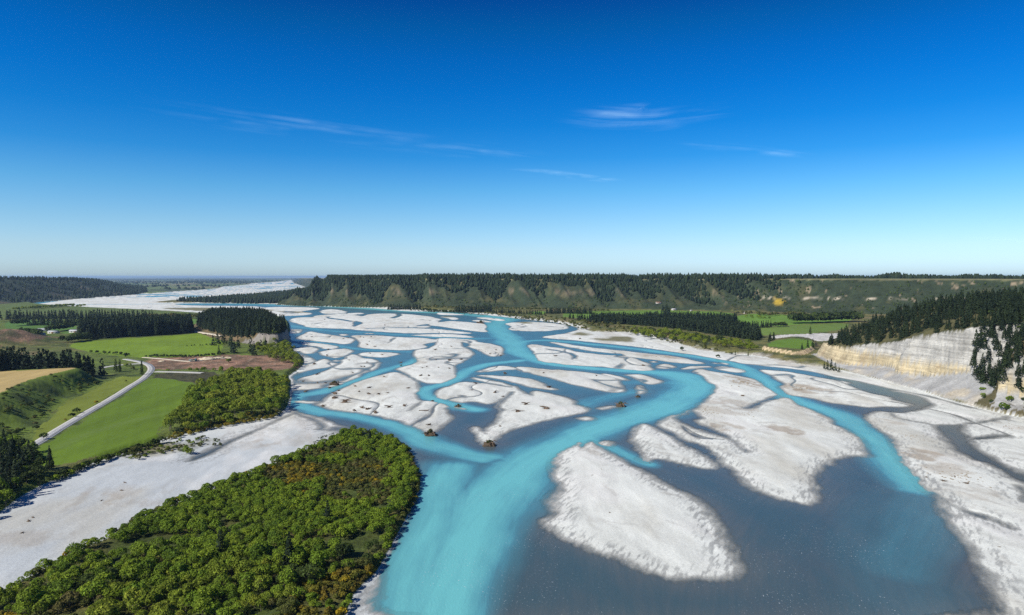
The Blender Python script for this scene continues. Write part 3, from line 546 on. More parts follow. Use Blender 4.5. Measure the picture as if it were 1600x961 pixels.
wm = (GZ[QF].min(1) < .05) & (fz == 0) | ((GZ[QF].min(1) < .02) & (fz < 20) & np.isin(fz, (1, 2, 7, 5)))
f = QF[wm]; u, inv = np.unique(f, return_inverse=True)
ux, uy = GX[u], GY[u]
wpx = ux + 6 * fbm(ux / 30, uy / 50, 3, 201); wpy = uy + 8 * fbm(ux / 30, uy / 50, 3, 202)
MILK_SKY = np.zeros(len(u)); ARC = uy.copy(); LAT = ux.copy(); DB = np.full(len(u), 160.)
for l, hw, k in FLOW:
    P = line(l, 0); acc = 0.
    for (ax, ay), (bx, by) in zip(P[:-1], P[1:]):
        ex, ey = bx - ax, by - ay; L_ = math.hypot(ex, ey); m_ = (np.abs(ux - (ax + bx) / 2) < 160 + L_) & (np.abs(uy - (ay + by) / 2) < 160 + L_); i_ = np.nonzero(m_)[0]
        if len(i_):
            t_ = np.clip(((ux[i_] - ax) * ex + (uy[i_] - ay) * ey) / (L_ * L_ + 1e-9), 0, 1); d_ = np.hypot(ux[i_] - ax - t_ * ex, uy[i_] - ay - t_ * ey); b_ = d_ < DB[i_]; j_ = i_[b_]; DB[j_] = d_[b_]; ARC[j_] = acc + t_[b_] * L_; LAT[j_] = (((ux[j_] - ax) * ey - (uy[j_] - ay) * ex) / (L_ + 1e-9))
        acc += L_
    if np.ndim(hw):
        l0 = np.array(l, float); hw0 = np.array(hw + [hw[-1]] * (len(l0) - len(hw)), float)[:len(l0)]
        P = line(l, 0); seg = np.linspace(0, 1, len(P)); base = np.linspace(0, 1, len(l0))
        best = np.zeros(len(u)); hws = np.interp(seg, base, hw0)
        for a in range(len(P) - 1):
            d = dline(wpx, wpy, P[a:a + 2], 140); best = np.maximum(best, np.exp(-(d / (1.15 * hws[a])) ** 2.4))
        MILK_SKY = np.maximum(MILK_SKY, best * k)
    else:
        d = dline(wpx, wpy, line(l, 0), 140); MILK_SKY = np.maximum(MILK_SKY, k * np.exp(-(d / (1.2 * hw)) ** 2.2))
MILK_SKY = np.maximum(MILK_SKY, .34 * smooth((uy - 430) / 260)); MILK_SKY = np.where(uy > 2450, .6, MILK_SKY)  # base rises with distance: sky reflection painted into the farther water colour
link_w = tag(link('river', mesh_np('river', np.stack([ux, uy, np.zeros(len(u))], 1), inv.reshape(f.shape), M['water'], {'depth': -GZ[u], 'milk_sky': MILK_SKY, 'flow': np.stack([ARC / 55., LAT / 5., DB / 160.], 1)}, True)), 'turquoise and slate blue braided river water', None, None, 'structure')
# ------------------------------------------------------------------ foliage
def leaf_mat(name, cols, merged=False, transl=.30):
    m, t, b = mat(name, .75, .15)
    if merged: r = node(t, 'ShaderNodeAttribute', attribute_name='rnd').outputs['Fac']
    else: r = node(t, 'ShaderNodeObjectInfo').outputs['Random']
    rp = node(t, 'ShaderNodeValToRGB'); set_ramp(rp, [(i / max(1, len(cols) - 1), c) for i, c in enumerate(cols)]); t.links.new(r, rp.inputs[0])
    tone = node(t, 'ShaderNodeAttribute', attribute_name='tone').outputs['Fac']; cmb = node(t, 'ShaderNodeCombineXYZ')
    for i in range(3): t.links.new(tone, cmb.inputs[i])
    c = mixn(t, rp.outputs[0], cmb.outputs[0], 1.0, 'MULTIPLY'); t.links.new(c, b.inputs['Base Color'])
    tl = node(t, 'ShaderNodeBsdfTranslucent'); t.links.new(c, tl.inputs[0]); mx = node(t, 'ShaderNodeMixShader'); mx.inputs[0].default_value = transl
    t.links.new(b.outputs[0], mx.inputs[1]); t.links.new(tl.outputs[0], mx.inputs[2]); t.links.new(mx.outputs[0], t.nodes['Material Output'].inputs['Surface'])
    return m
GREEN = [(.112, .176, .013), (.155, .222, .016), (.068, .118, .010), (.180, .238, .017), (.122, .186, .014)]
LIME = [(.150, .195, .016), (.180, .220, .020), (.115, .160, .014), (.200, .225, .022)]
PINE = [(.016, .028, .013), (.024, .038, .016), (.030, .046, .017), (.012, .022, .012)]
DARK = [(.026, .042, .011), (.042, .064, .014), (.060, .088, .016)]
GORSE = [(.12, .115, .018), (.17, .140, .016), (.10, .110, .018), (.30, .215, .010), (.13, .105, .022)]
OLIVE = [(.090, .105, .022), (.115, .120, .028), (.065, .082, .016), (.13, .11, .035)]
for k, c in (('green', GREEN), ('lime', LIME), ('pine', PINE), ('dark', DARK), ('gorse', GORSE), ('olive', OLIVE)):
    M[k] = leaf_mat(k + ' leaves', c); M[k + '_mass'] = leaf_mat(k + ' foliage', c, True)
M['bark'], t, b = mat('bark', .95); t.links.new(mixn(t, (.09, .07, .05), (.17, .14, .11), noise(t, 6)), b.inputs['Base Color'])
def unit(v): return v / np.maximum(np.linalg.norm(v, axis=1, keepdims=True), 1e-6)
def leaf_quads(P, Nn, size, r):
    """one small leafy face at each point P, facing about Nn"""
    n = len(P); u = unit(np.cross(Nn, r.normal(size=(n, 3)))); v = np.cross(Nn, u)
    s = size[:, None]; u = u * s * r.uniform(.7, 1.1, (n, 1)); v = v * s * r.uniform(.6, 1.0, (n, 1))
    V = np.stack([P - u * .9 - v * .3, P + u * .2 - v, P + u + v * .2, P - u * .1 + v * .9], 1).reshape(-1, 3)
    return V, np.arange(4 * n).reshape(n, 4), np.repeat(np.clip(r.normal(1, .22, n), .5, 1.6), 4)
def broad_crown(seed, rad=3.4, hgt=6.0, blobs=15, per=85, leaf=.40, low=.25):
    r = np.random.default_rng(seed); B = []
    for k in range(blobs):
        a = r.uniform(0, 2 * math.pi); c = r.uniform(-.35, 1); q = math.sqrt(max(0, 1 - c * c)) * r.uniform(.55, 1)
        B.append((q * math.cos(a) * rad * .68, q * math.sin(a) * rad * .68, hgt * (.58 + .26 * c), rad * r.uniform(.30, .50)))
    B.append((0, 0, hgt * .6, rad * .6)); B = np.array(B); Ps = []; Ns = []
    for i, (x, y, z, q) in enumerate(B):
        m = per if i < blobs else per * 2
        d = unit(r.normal(size=(m, 3))); d[:, 2] = np.where(d[:, 2] < -.5, -d[:, 2], d[:, 2])
        p = np.array((x, y, z)) + d * q * (r.uniform(.80, 1.05, (m, 1)) + (r.uniform(0, 1, (m, 1)) > .86) * r.uniform(0, .32, (m, 1)))
        keep = np.ones(m, bool)
        for j, bb in enumerate(B):
            if j != i: keep &= np.linalg.norm(p - bb[:3], axis=1) > bb[3] * .85
        keep &= p[:, 2] > hgt * low * r.uniform(.6, 1.1, m); Ps.append(p[keep]); Ns.append(d[keep])
    P = np.vstack(Ps); Nn = unit(np.vstack(Ns) + r.normal(size=P.shape) * .38)
    return leaf_quads(P, Nn, leaf * r.uniform(.7, 1.3, len(P)), r)
def pine_crown(seed, n=330, rad=.17, leaf=.042, tip=.85, base=.1):
    """unit height conifer: leafy faces on a ragged cone of drooping whorls"""
    r = np.random.default_rng(seed); h = r.uniform(0, 1, n * 3) ** 1.15; h = base + (1 - base) * h
    prof = rad * np.clip(1 - (h - base) / (1 - base), 0, 1) ** tip; keep = r.uniform(0, rad, len(h)) < prof + .02; h, prof = h[keep][:n], prof[keep][:n]
    a = r.uniform(0, 2 * math.pi, len(h)); w = 1 + .28 * np.sin(h * 55 + 2 * np.sin(a * 3 + seed)) + .22 * np.sin(a * 4 + seed + h * 9)
    q = prof * w * r.uniform(.7, 1.08, len(h)) + .006
    P = np.stack([q * np.cos(a), q * np.sin(a), h - q * .25], 1); Nn = unit(np.stack([np.cos(a), np.sin(a), np.full(len(h), .55)], 1) + r.normal(size=P.shape) * .35)
    return leaf_quads(P, Nn, leaf * r.uniform(.7, 1.3, len(h)), r)
def tube_np(pts, rads, sides=6):
    V = []; F = []
    pts = [Vector(p) for p in pts]
    for i, p in enumerate(pts):
        d = (pts[min(i + 1, len(pts) - 1)] - pts[max(i - 1, 0)]).normalized(); u = d.orthogonal().normalized(); v = d.cross(u)
        for k in range(sides):
            a = 2 * math.pi * k / sides; V.append(p + (u * math.cos(a) + v * math.sin(a)) * rads[i])
    for i in range(len(pts) - 1):
        for k in range(sides):
            a = i * sides + k; b_ = i * sides + (k + 1) % sides; F.append((a, b_, b_ + sides, a + sides))
    return np.array([tuple(v) for v in V]), np.array(F)
def join(parts):
    V = []; F = []; n = 0
    for v, f in parts: V.append(v); F.append(f + n); n += len(v)
    return np.vstack(V), np.vstack(F)
def trunk_np(seed, h, r0, limbs=4, lean=.1):
    r = random.Random(seed); top = (r.uniform(-lean, lean) * h, r.uniform(-lean, lean) * h, h)
    ps = [tube_np([(0, 0, -.5), (top[0] * .3, top[1] * .3, h * .4), top], [r0 * 1.25, r0 * .8, r0 * .25])]
    for k in range(limbs):
        a = r.uniform(0, 6.28); z = h * r.uniform(.3, .6); q = h * r.uniform(.25, .45)
        ps.append(tube_np([(top[0] * z / h, top[1] * z / h, z), (top[0] * z / h + math.cos(a) * q * .6, top[1] * z / h + math.sin(a) * q * .6, z + q * .5), (top[0] * z / h + math.cos(a) * q, top[1] * z / h + math.sin(a) * q, z + q * 1.0)], [r0 * .45, r0 * .3, r0 * .1], 4))
    return join(ps)
BROAD = [broad_crown(100 + i, 3.3 + .5 * (i % 3), 5.8 + .7 * (i % 2), 14 + i % 4) for i in range(7)]
BUSH = [broad_crown(200 + i, 1.25, 1.7, 7, 34, .24, .05) for i in range(4)]
PINES = [pine_crown(300 + i, 340, .165 + .02 * (i % 3)) for i in range(6)]
PINELO = [pine_crown(320 + i, 110, .17 + .02 * (i % 2), .062) for i in range(5)]
POPLAR = [pine_crown(340 + i, 380, .12, .035, .45, .08) for i in range(2)]
BROADLO = [broad_crown(360 + i, 3.4, 6.0, 9, 26, .85) for i in range(4)]
def crown_meshes(name, src, m): return [mesh_np(name, v, f, m, {'tone': tn}) for v, f, tn in src]
CM = {('broad', k): crown_meshes('crown', BROAD, M[k]) for k in ('green', 'lime', 'dark', 'olive')}
CM.update({('bush', k): crown_meshes('bush', BUSH, M[k]) for k in ('green', 'lime', 'gorse', 'olive', 'dark')})
CM[('pine', 'pine')] = crown_meshes('crown', PINES, M['pine']); CM[('poplar', 'dark')] = crown_meshes('crown', POPLAR, M['dark'])
TRUNKS = [mesh_np('trunk', *trunk_np(i, 4.6, .22), M['bark']) for i in range(4)]
PTRUNK = [mesh_np('trunk', *trunk_np(10 + i, .8, .011, 0, .01), M['bark']) for i in range(2)]
def tree(name, label, group, x, y, z, s, shape='broad', tint='green', cat='tree'):
    e = bpy.data.objects.new(name, None); C.objects.link(e); e.location = (x, y, z); e.rotation_euler.z = random.uniform(0, 6.28); e.empty_display_size = .5
    tag(e, label, cat, group); ms = CM[(shape, tint)]
    if shape == 'broad': sc3 = (s * random.uniform(.9, 1.12), s * random.uniform(.9, 1.12), s * random.uniform(.85, 1.2)); tk = TRUNKS
    else: sc3 = (s * random.uniform(.85, 1.15), s * random.uniform(.85, 1.15), s); tk = PTRUNK
    e.scale = sc3
    link('crown', random.choice(ms), e); link('trunk', random.choice(tk), e)
    return e
def bush(label, group, x, y, z, s, tint='green', name='bush', cat='bush'):
    o = link(name, random.choice(CM[('bush', tint)]), None, (x, y, z - .1 * s), random.uniform(0, 6.28), (s * random.uniform(.85, 1.25), s * random.uniform(.85, 1.25), s * random.uniform(.8, 1.15)))
    return tag(o, label, cat, group)
def mass(name, label, X, Y, Z, S, src, m, kind='stuff', group=None, squash=1.0):
    """many small trees joined into one object"""
    if not len(X): return
    Vs = []; Fs = []; Ts = []; Rs = []; n = 0
    r = np.random.default_rng(len(X))
    for x, y, z, s in zip(X, Y, Z, S):
        v, f, tn = src[r.integers(len(src))]; a = r.uniform(0, 6.28); c_, s_ = math.cos(a), math.sin(a)
        w_ = s * r.uniform(.85, 1.2) * squash
        Vs.append(np.stack([(v[:, 0] * c_ - v[:, 1] * s_) * w_ + x, (v[:, 0] * s_ + v[:, 1] * c_) * w_ + y, v[:, 2] * s + z], 1)); Fs.append(f + n); n += len(v); Ts.append(tn); Rs.append(np.full(len(v), r.uniform(0, 1)))
    o = link(name, mesh_np(name, np.vstack(Vs), np.vstack(Fs), m, {'tone': np.concatenate(Ts), 'rnd': np.concatenate(Rs)}))
    return tag(o, label, None, group, kind)
def tiny_cone(seed, r0=.2):
    r = np.random.default_rng(seed); a = np.arange(6) * math.pi / 3
    ring = lambda q, z: np.stack([np.cos(a) * q * r.uniform(.7, 1.25, 6), np.sin(a) * q * r.uniform(.7, 1.25, 6), z + r.uniform(-.05, .05, 6)], 1)
    V = np.vstack([ring(r0, .02), ring(r0 * .95, .33), ring(r0 * .55, .66), [[r.uniform(-.03, .03), 0, 1]]]); F = []
    for k in range(6):
        j = (k + 1) % 6
        for o_ in (0, 6): F += [(k + o_, j + o_, j + o_ + 6), (k + o_, j + o_ + 6, k + o_ + 6)]
        F.append((k + 12, j + 12, 18))
    return V, np.array(F), np.concatenate([np.full(6, .7), np.full(6, .95), np.full(7, 1.15)]) * r.uniform(.85, 1.15)
TINY = [tiny_cone(i, .19 + .03 * (i % 3)) for i in range(6)]; TINYROUND = [tiny_cone(20 + i, .5) for i in range(4)]
def scatter(P, sp, jit=.42, inset=0.0, seed=1):
    r = np.random.default_rng(seed); x0, y0 = P.min(0); x1, y1 = P.max(0)
    gx, gy = np.meshgrid(np.arange(x0, x1, sp), np.arange(y0, y1, sp * .87)); gx = gx + (np.arange(gx.shape[0])[:, None] % 2) * sp * .5
    x = gx.ravel() + r.uniform(-jit, jit, gx.size) * sp; y = gy.ravel() + r.uniform(-jit, jit, gx.size) * sp
    k = sdf(x, y, P, 60) > inset; return x[k], y[k]
def along(px, z, sp, rows=1, rsp=5.0, jit=.3, seed=1):
    """points along a traced line, in rows going back"""
    r = np.random.default_rng(seed); p = at([q[0] for q in px], [q[1] for q in px], z); seg = np.linalg.norm(np.diff(p, axis=0), axis=1); d = np.concatenate([[0], np.cumsum(seg)])
    t = np.arange(0, max(d[-1], .01), sp); x = np.interp(t, d, p[:, 0]); y = np.interp(t, d, p[:, 1]); X = []; Y = []
    for k in range(rows): X.append(x + r.uniform(-jit, jit, len(x)) * sp + (k % 2) * sp * .5); Y.append(y + k * rsp + r.uniform(-jit, jit, len(x)) * sp)
    return np.concatenate(X), np.concatenate(Y)

# ---- the wooded island in the foreground
SC1 = poly([(395, 742), (470, 712), (540, 690), (590, 712), (622, 745), (600, 785), (545, 800), (480, 775), (430, 765)], 2); SC2 = poly([(430, 985), (468, 918), (530, 895), (590, 880), (575, 915), (540, 985)], 2)
x, y = scatter(P_ISLAND, 3.5, .48, .9, 3); z = terrain(x, y)
g1 = fbm(x / 18, y / 18, 3, 301); sc1 = sdf(x, y, SC1); sc2 = sdf(x, y, SC2); edge = sdf(x, y, P_ISLAND)
istree = ((sc1 < 2) | (g1 > .22)) & ((sc2 < 1.5) | (g1 > .35)) & ((edge > 3.2) | (x > -40)) & ((g1 > -.42))
o = np.argsort(np.hypot(x, y)); x, y, z, g1, istree = x[o], y[o], z[o], g1[o], istree[o]
tx, ty, tz, tg = x[istree], y[istree], z[istree], g1[istree]; tint_n = fbm(tx / 17, ty / 17, 3, 305)
NT = 300
lab = {'green': 'mid green rounded tree on the foreground island', 'lime': 'bright lime tree on the foreground island', 'olive': 'dull olive tree on the foreground island', 'dark': 'dark rounded tree on the foreground island'}
def isl_tint(v, q): return 'lime' if v > .26 else 'dark' if v < -.22 else 'olive' if q < -.28 else 'green'
ed_t = sdf(tx, ty, P_ISLAND)
def area(X, Y, e):
    if e < 7: return 'lining the channel' if X > -48 else 'along the dry gravel'
    return ('near the bottom edge' if Y < 222 else 'halfway up' if Y < 275 else 'in the upper part') + (', left side' if X < -.36 * Y else ', right side')
for i in range(min(NT, len(tx))):
    k = isl_tint(tint_n[i], tg[i]); l_ = lab[k] + ' ' + area(tx[i], ty[i], ed_t[i]); tree('willow_tree', l_[:1] + l_[1:], k + ' trees on the foreground island', tx[i], ty[i], tz[i], random.choice((.36, .44, .52, .58, .66, .84)) * random.uniform(.9, 1.12), 'broad', k)
mass('willow_wood', 'rest of the green trees at the far side of the foreground island', tx[NT:], ty[NT:], tz[NT:], rng.uniform(.36, .74, max(0, len(tx) - NT)), BROAD, M['green_mass'])
bx, by = scatter(P_ISLAND, 2.5, .45, .3, 4); bz = terrain(bx, by); s1 = sdf(bx, by, SC1); s2_ = sdf(bx, by, SC2); e_ = sdf(bx, by, P_ISLAND); gg = fbm(bx / 12, by / 12, 3, 306)
k = (((s1 > -3) & (gg > -.35)) | ((s2_ > -2)) | (e_ < 4.0)) & (rng.uniform(0, 1, len(bx)) < .85); bx, by, bz, gg, s2_ = bx[k], by[k], bz[k], gg[k], s2_[k]
o = np.argsort(np.hypot(bx, by)); bx, by, bz, gg, s2_ = bx[o], by[o], bz[o], gg[o], s2_[o]
SHL = {'gorse': 'yellow flowered gorse bush on the margin of the foreground island', 'olive': 'low olive brown shrub in the scrubby part of the foreground island', 'green': 'small green shrub in the scrubby part of the foreground island'}
nb = min(300, len(bx))
for i in range(nb):
    k = 'gorse' if gg[i] > .22 or (s2_[i] > 0 and gg[i] > -.2) else 'olive' if gg[i] > -.22 else 'green'
    bush(SHL[k], k + ' shrubs on the foreground island', bx[i], by[i], bz[i], random.uniform(.75, 1.45), k, 'gorse_bush' if k == 'gorse' else 'shrub', 'bush')
m1 = gg[nb:] > .22; m0 = ~m1; q = slice(nb, None)
mass('gorse_scrub', 'yellow brown gorse scrub over the back of the foreground island', bx[q][m1], by[q][m1], bz[q][m1], rng.uniform(.7, 1.4, m1.sum()), BUSH, M['gorse_mass'])
mass('island_scrub', 'olive scrub over the back of the foreground island', bx[q][m0], by[q][m0], bz[q][m0], rng.uniform(.7, 1.4, m0.sum()), BUSH, M['olive_mass'])

for px, py, h, l in ((578, 690, 9, 'dark conifer near the upper tip of the foreground island'), (345, 862, 11, 'dark pointed conifer in the middle of the foreground island'), (512, 815, 10, 'dark pointed conifer in the right half of the foreground island'), (452, 880, 12, 'tall dark conifer nearest the yellow scrub on the foreground island')):
    p = at(px, py, 3); tree('conifer', l, None, p[0], p[1], terrain(p[0], p[1])[0], h, 'pine', 'pine')
# ---- the lime wood between the paddock and the river, and bushes by the bluff
WOOD = poly([(252, 683), (270, 655), (285, 628), (318, 603), (360, 589), (410, 583), (450, 594), (452, 615), (450, 632), (436, 643), (400, 652), (350, 660), (300, 673)], LZ)
x, y = scatter(WOOD, 7.4, .36, 0, 5); z = terrain(x, y); g = fbm(x / 25, y / 25, 2, 311); e_ = sdf(x, y, WOOD)
for i in range(len(x)):
    if e_[i] < 8 and y[i] < 520 and g[i] > .1: continue
    tree('broadleaf_tree', ('lime green' if g[i] > -.3 else 'darker green') + ' tree in the wood beside the large paddock, ' + ('along its edge' if e_[i] < 9 else 'its near half' if y[i] < 520 else 'its far half'), ('lime' if g[i] > -.3 else 'darker') + ' trees in the wood beside the large paddock', x[i], y[i], z[i], random.uniform(.75, 1.35), 'broad', 'lime' if g[i] > -.3 else 'green')
GB = poly([(255, 684), (330, 662), (400, 648), (440, 640), (445, 647), (400, 657), (350, 666), (300, 679), (262, 688)], 2)
x, y = scatter(GB, 3.4, .45, 0, 6); z = terrain(x, y)
for i in range(len(x)): bush('orange brown gorse bush along the gravel edge of the lime wood', 'gorse along the lime wood', x[i], y[i], z[i], random.uniform(.8, 1.5), 'gorse', 'gorse_bush')
BB = poly([(395, 546), (425, 543), (450, 541), (470, 545), (452, 556), (474, 565), (466, 577), (436, 569), (405, 560)], 3)
x, y = scatter(BB, 10, .4, 0, 7); z = terrain(x, y); g = fbm(x / 30, y / 30, 2, 312)
for i in range(len(x)): tree('river_tree', 'small lime green tree at the foot of the bluff by the river', 'small trees at the foot of the bluff', x[i], y[i], z[i], random.uniform(.7, 1.15), 'broad', 'lime' if g[i] > -.15 else 'olive')
for px, py in ((357, 566), (345, 580), (262, 579), (298, 579), (308, 579.5), (318, 579), (335, 578.5), (346, 578), (362, 577), (385, 583), (395, 582)):
    p = at(px, py, 4.5); bush('round green bush beside the pale strip below the brown slash', 'bushes along the pale strip', p[0], p[1], terrain(p[0], p[1])[0], random.uniform(1.6, 2.6), 'green')
# ---- bank trees bottom left, hedge along the gravel
BL = poly([(-60, 700), (6, 690), (40, 702), (62, 708), (66, 735), (100, 738), (40, 772), (4, 798), (-60, 840)], 3)
x, y = scatter(BL, 6.8, .36, 0, 8); z = terrain(x, y)
for i in range(len(x)): tree('bank_tree', 'dark green tree in the thicket at the left edge above the gravel', 'dark trees in the bank thicket', x[i], y[i], z[i], random.uniform(.6, 1.15), 'broad', 'dark' if i % 3 else 'green')
for px, py, h in ((12, 745, 15), (24, 762, 13), (4, 775, 14), (45, 720, 11), (-12, 760, 15), (30, 728, 12), (18, 730, 14), (8, 720, 13), (36, 745, 13), (2, 750, 16), (20, 712, 11), (12, 770, 13), (30, 755, 14), (52, 732, 10), (-4, 735, 15), (40, 735, 12), (16, 756, 15), (6, 700, 11)):
    p = at(px, py, LZ); tree('conifer', 'tall dark conifer rising from the thicket at the left edge', 'conifers in the bank thicket', p[0], p[1], terrain(p[0], p[1])[0], h, 'pine', 'pine')
p = at(78, 733, LZ); tree('conifer', 'lone pointed dark conifer beside the near corner of the large paddock', None, p[0], p[1], terrain(p[0], p[1])[0], 12, 'pine', 'pine')
x, y = along([(84, 745), (110, 733), (140, 722), (175, 709), (205, 699.5), (245, 688)], LZ, 3.0, 2, 3.0, .35, 9); z = terrain(x, y)
for i in range(len(x)): bush('dark green hedge bush along the gravel bank below the large paddock', 'hedge bushes below the large paddock', x[i], y[i], z[i], random.uniform(1.2, 2.1) * (1 if x[i] < -190 else .7), 'dark' if i % 4 else 'green')
for px, py, s, k, l in ((210, 710, 2.9, 'olive', 'large olive willow bush on the dry gravel'), (216, 716, 1.7, 'olive', 'smaller olive bush in front of a larger one on dry gravel'), (196, 713, 1.2, 'dark', 'low dark bush at the left end of a scrub patch on gravel'), (292, 704, 1.9, 'green', 'green bush at the head of the gravel pool'), (299, 704.5, 1.9, 'lime', 'bright green bush at the head of the gravel pool'), (68, 687, 2.2, 'dark', 'dark bush at the near end of the grey road'), (119, 646, 2.4, 'dark', 'dark bush pair at the road verge halfway along the paddock'), (113, 652, 1.6, 'dark', 'small dark bush in front of the verge pair'), (57, 671, 1.4, 'dark', 'small dark bush in the light green paddock'), (56, 664, 1.3, 'olive', 'olive bush above another in the light green paddock'), (204, 575.5, 1.5, 'green', 'bush inside the road bend'), (197, 576, 2.0, 'green', 'green bush beside the road bend'), (207, 581, 2.2, 'olive', 'olive bush in front of the bend poplar'), (197, 599.5, .9, 'gorse', 'small yellow bush on the road verge near the bend'), (150, 630, 1.3, 'gorse', 'yellow bush on the road verge mid paddock'), (102, 657, .8, 'gorse', 'tiny yellow bush on the lower road verge'), (1066, 546.5, 2.6, 'dark', 'round dark bush at the end of the right gravel beach'), (1122, 557, 2.2, 'dark', 'dark bush on the right beach beside the far channel'), (262, 701, 1.0, 'olive', 'low olive bush amid the dry gravel scrub'), (308, 691.5, .9, 'dark', 'small dark bush at the right end of the gravel scrub'), (345, 690, .8, 'dark', 'dark bush above the gravel pool')):
    p = at(px, py, LZ if px < 180 else 2); bush(l, None, p[0], p[1], terrain(p[0], p[1])[0], s, k)
r = random.Random(5)
for i in range(130):
    t = r.random(); px = 200 + 140 * t + r.uniform(-6, 6); py = 712 - 26 * t + r.uniform(-7, 8); p = at(px, py, 1); bush('small tussock bush in the scrub patch on the dry gravel', 'tussocks on the dry gravel', p[0], p[1], terrain(p[0], p[1])[0], r.uniform(.4, 1.05), 'olive' if i % 3 else 'green', 'tussock')
for i in range(60):
    px = r.uniform(485, 545); py = 700 - (px - 485) * .45 + r.uniform(-10, 6); p = at(px, py, 1)
    if sdf(np.array([p[0]]), np.array([p[1]]), P_ISLAND)[0] < -.5: bush('tiny dark shrub on the gravel beside the island tip', 'tiny shrubs beside the island tip', p[0], p[1], terrain(p[0], p[1])[0], r.uniform(.25, .55), 'dark', 'tussock')
# ---- bushes on the grassy scarp
x, y = scatter(P_SCFOOT, 5.5, .48, 0, 10); a = sdf(x, y, P_SCFOOT, 200); b_ = sdf(x, y, P_TAN, 200); g = fbm(x / 22, y / 22, 3, 321); k = (b_ < -2) & (a > 1) & (g > -.02) & (y < 640) & (x > -420)
x, y = x[k], y[k]; z = terrain(x, y); o = np.argsort(np.hypot(x, y))[::2][:160]
for i in o: bush('low bush scattered on the green scarp below the tan field', 'bushes on the green scarp', x[i], y[i], z[i], random.uniform(.8, 1.7), 'dark' if i % 3 else 'olive')
# ---- poplars by the road
for px, py, l in ((181, 580.5, 'left of two dark poplars beside the road junction'), (187, 581, 'right of two dark poplars beside the road junction'), (221.5, 585, 'single dark poplar inside the road bend')):
    p = at(px, py, 4); tree('poplar', l, 'poplars by the road', p[0], p[1], terrain(p[0], p[1])[0], 14, 'poplar', 'dark')

# ---- pines: gather every spot, the nearest 300 as individuals, the rest joined
SP = []   # x, y, height, key
def add(xy, h, key):
    for a_, b_ in zip(*xy): SP.append((a_, b_, h * random.uniform(.78, 1.12), key))
add(along([(-30, 586), (0, 580), (40, 578.5), (90, 576), (128, 573)], 16, 6.5, 4, 9, .35, 11), 20, 'grove')
for px, py, h in ((141, 578, 17), (124, 574, 19), (117, 568, 12), (146, 582, 9)): q = at(px, py, 10); SP.append((q[0], q[1], h, 'grove'))
A_ = poly([(124, 531), (200, 527), (298, 521), (300, 514), (200, 516), (124, 520)], 6, 0); add(scatter(A_, 6.2, .35, 0, 12), 27, 'block')
x, y = scatter(P_BLUFF, 7.0, .36, 0, 13); q = sdf(x, y, P_BLUFF, 80); k = (q > np.where(x > at(395, 540, 5)[0], 8, 15)); add((x[k], y[k]), 19, 'bluff')
for px, py, h in ((333, 541, 16), (340, 539.5, 18), (350, 538, 20), (360, 543, 18), (363, 552, 21), (366, 553, 17), (392, 553, 22), (397, 556, 18), (342, 550, 9), (372, 545, 16), (415, 546, 15), (408, 548, 14)): q = at(px, py, 5); SP.append((q[0], q[1], h, 'bluff foot'))
x, y = scatter(P_HILL, 8.2, .42, 0, 14); sh = sdf(x, y, P_HILL, 420); zt = terrain(x, y); _, zo, _, _, _, rk = terrain(x, y, True); g = fbm(x / 32, y / 32, 3, 331); tt = sat((840 - y) / 330)
zc_ = 18 + 46 * smooth((tt - .08) * 1.05)
k = ((~rk) & (zt > zc_ * .93 + 1) & (g > -.05 - .6 * smooth((zt - 40) / 12)) & (sh < 260)) | ((tt > .82) & (zt > 22 + 14 * smooth((.95 - tt) / .12)) & (sh < 110)); [SP.append((a_, b_, random.uniform(6.5, 15.5), 'hill')) for a_, b_ in zip(x[k], y[k])]
x, y = scatter(W_((345, 455), (440, 455), (440, 590), (345, 590)), 5.4, .45, 0, 24); z_ = terrain(x, y); q_ = 800 + FPX * x / y / .985; k = (z_ > 13) & (q_ > 1538 + 16 * fbm(x / 9, y / 9, 2, 332)) & (z_ < 70); add((x[k], y[k]), 13, 'hill')
for px, py, h in ((1253, 552, 9), (1262, 549, 11), (1270, 546, 12), (1288, 571, 8), (1293, 573, 11), (1299, 574, 12), (1305, 575, 9), (1311, 577, 7)): q = at(px, py, 4); SP.append((q[0], q[1], h, 'cliff foot'))
RB = poly([(912, 504), (1000, 508), (1050, 513), (1100, 520), (1150, 528), (1188, 533), (1190, 524), (1150, 513), (1100, 506), (1000, 501), (930, 499)], 5, 1); add(scatter(RB, 7.5, .38, 0, 15), 18, 'belt')
RB2 = poly([(1005, 500.5), (1080, 502), (1150, 503.5), (1152, 500), (1080, 498), (1005, 497)], 5, 0); add(scatter(RB2, 9, .38, 0, 16), 17, 'belt')
SP.sort(key=lambda q: q[0] ** 2 + q[1] ** 2)
xs = np.array([q[0] for q in SP]); ys = np.array([q[1] for q in SP]); zs = terrain(xs, ys)
PL = {'grove': 'dark pine in the grove behind the tan field', 'block': 'tall dark pine in the dense block behind the bright green paddock', 'bluff': 'dark pine on top of the river bluff', 'bluff foot': 'dark pine at the foot of the river bluff', 'hill': 'dark conifer on the hill above the pale cliff', 'cliff foot': 'small dark pine at the left foot of the yellow cliff', 'belt': 'dark pine in the belt across the right flat'}
rest = {}; ni = 0
for i, q in enumerate(SP):
    if ni < 300 and q[3] not in ('belt',): tree('pine_tree', PL[q[3]], q[3] + ' pines', xs[i], ys[i], zs[i] - .3, q[2], 'pine', 'pine'); ni += 1
    else: rest.setdefault(q[3], []).append(i)
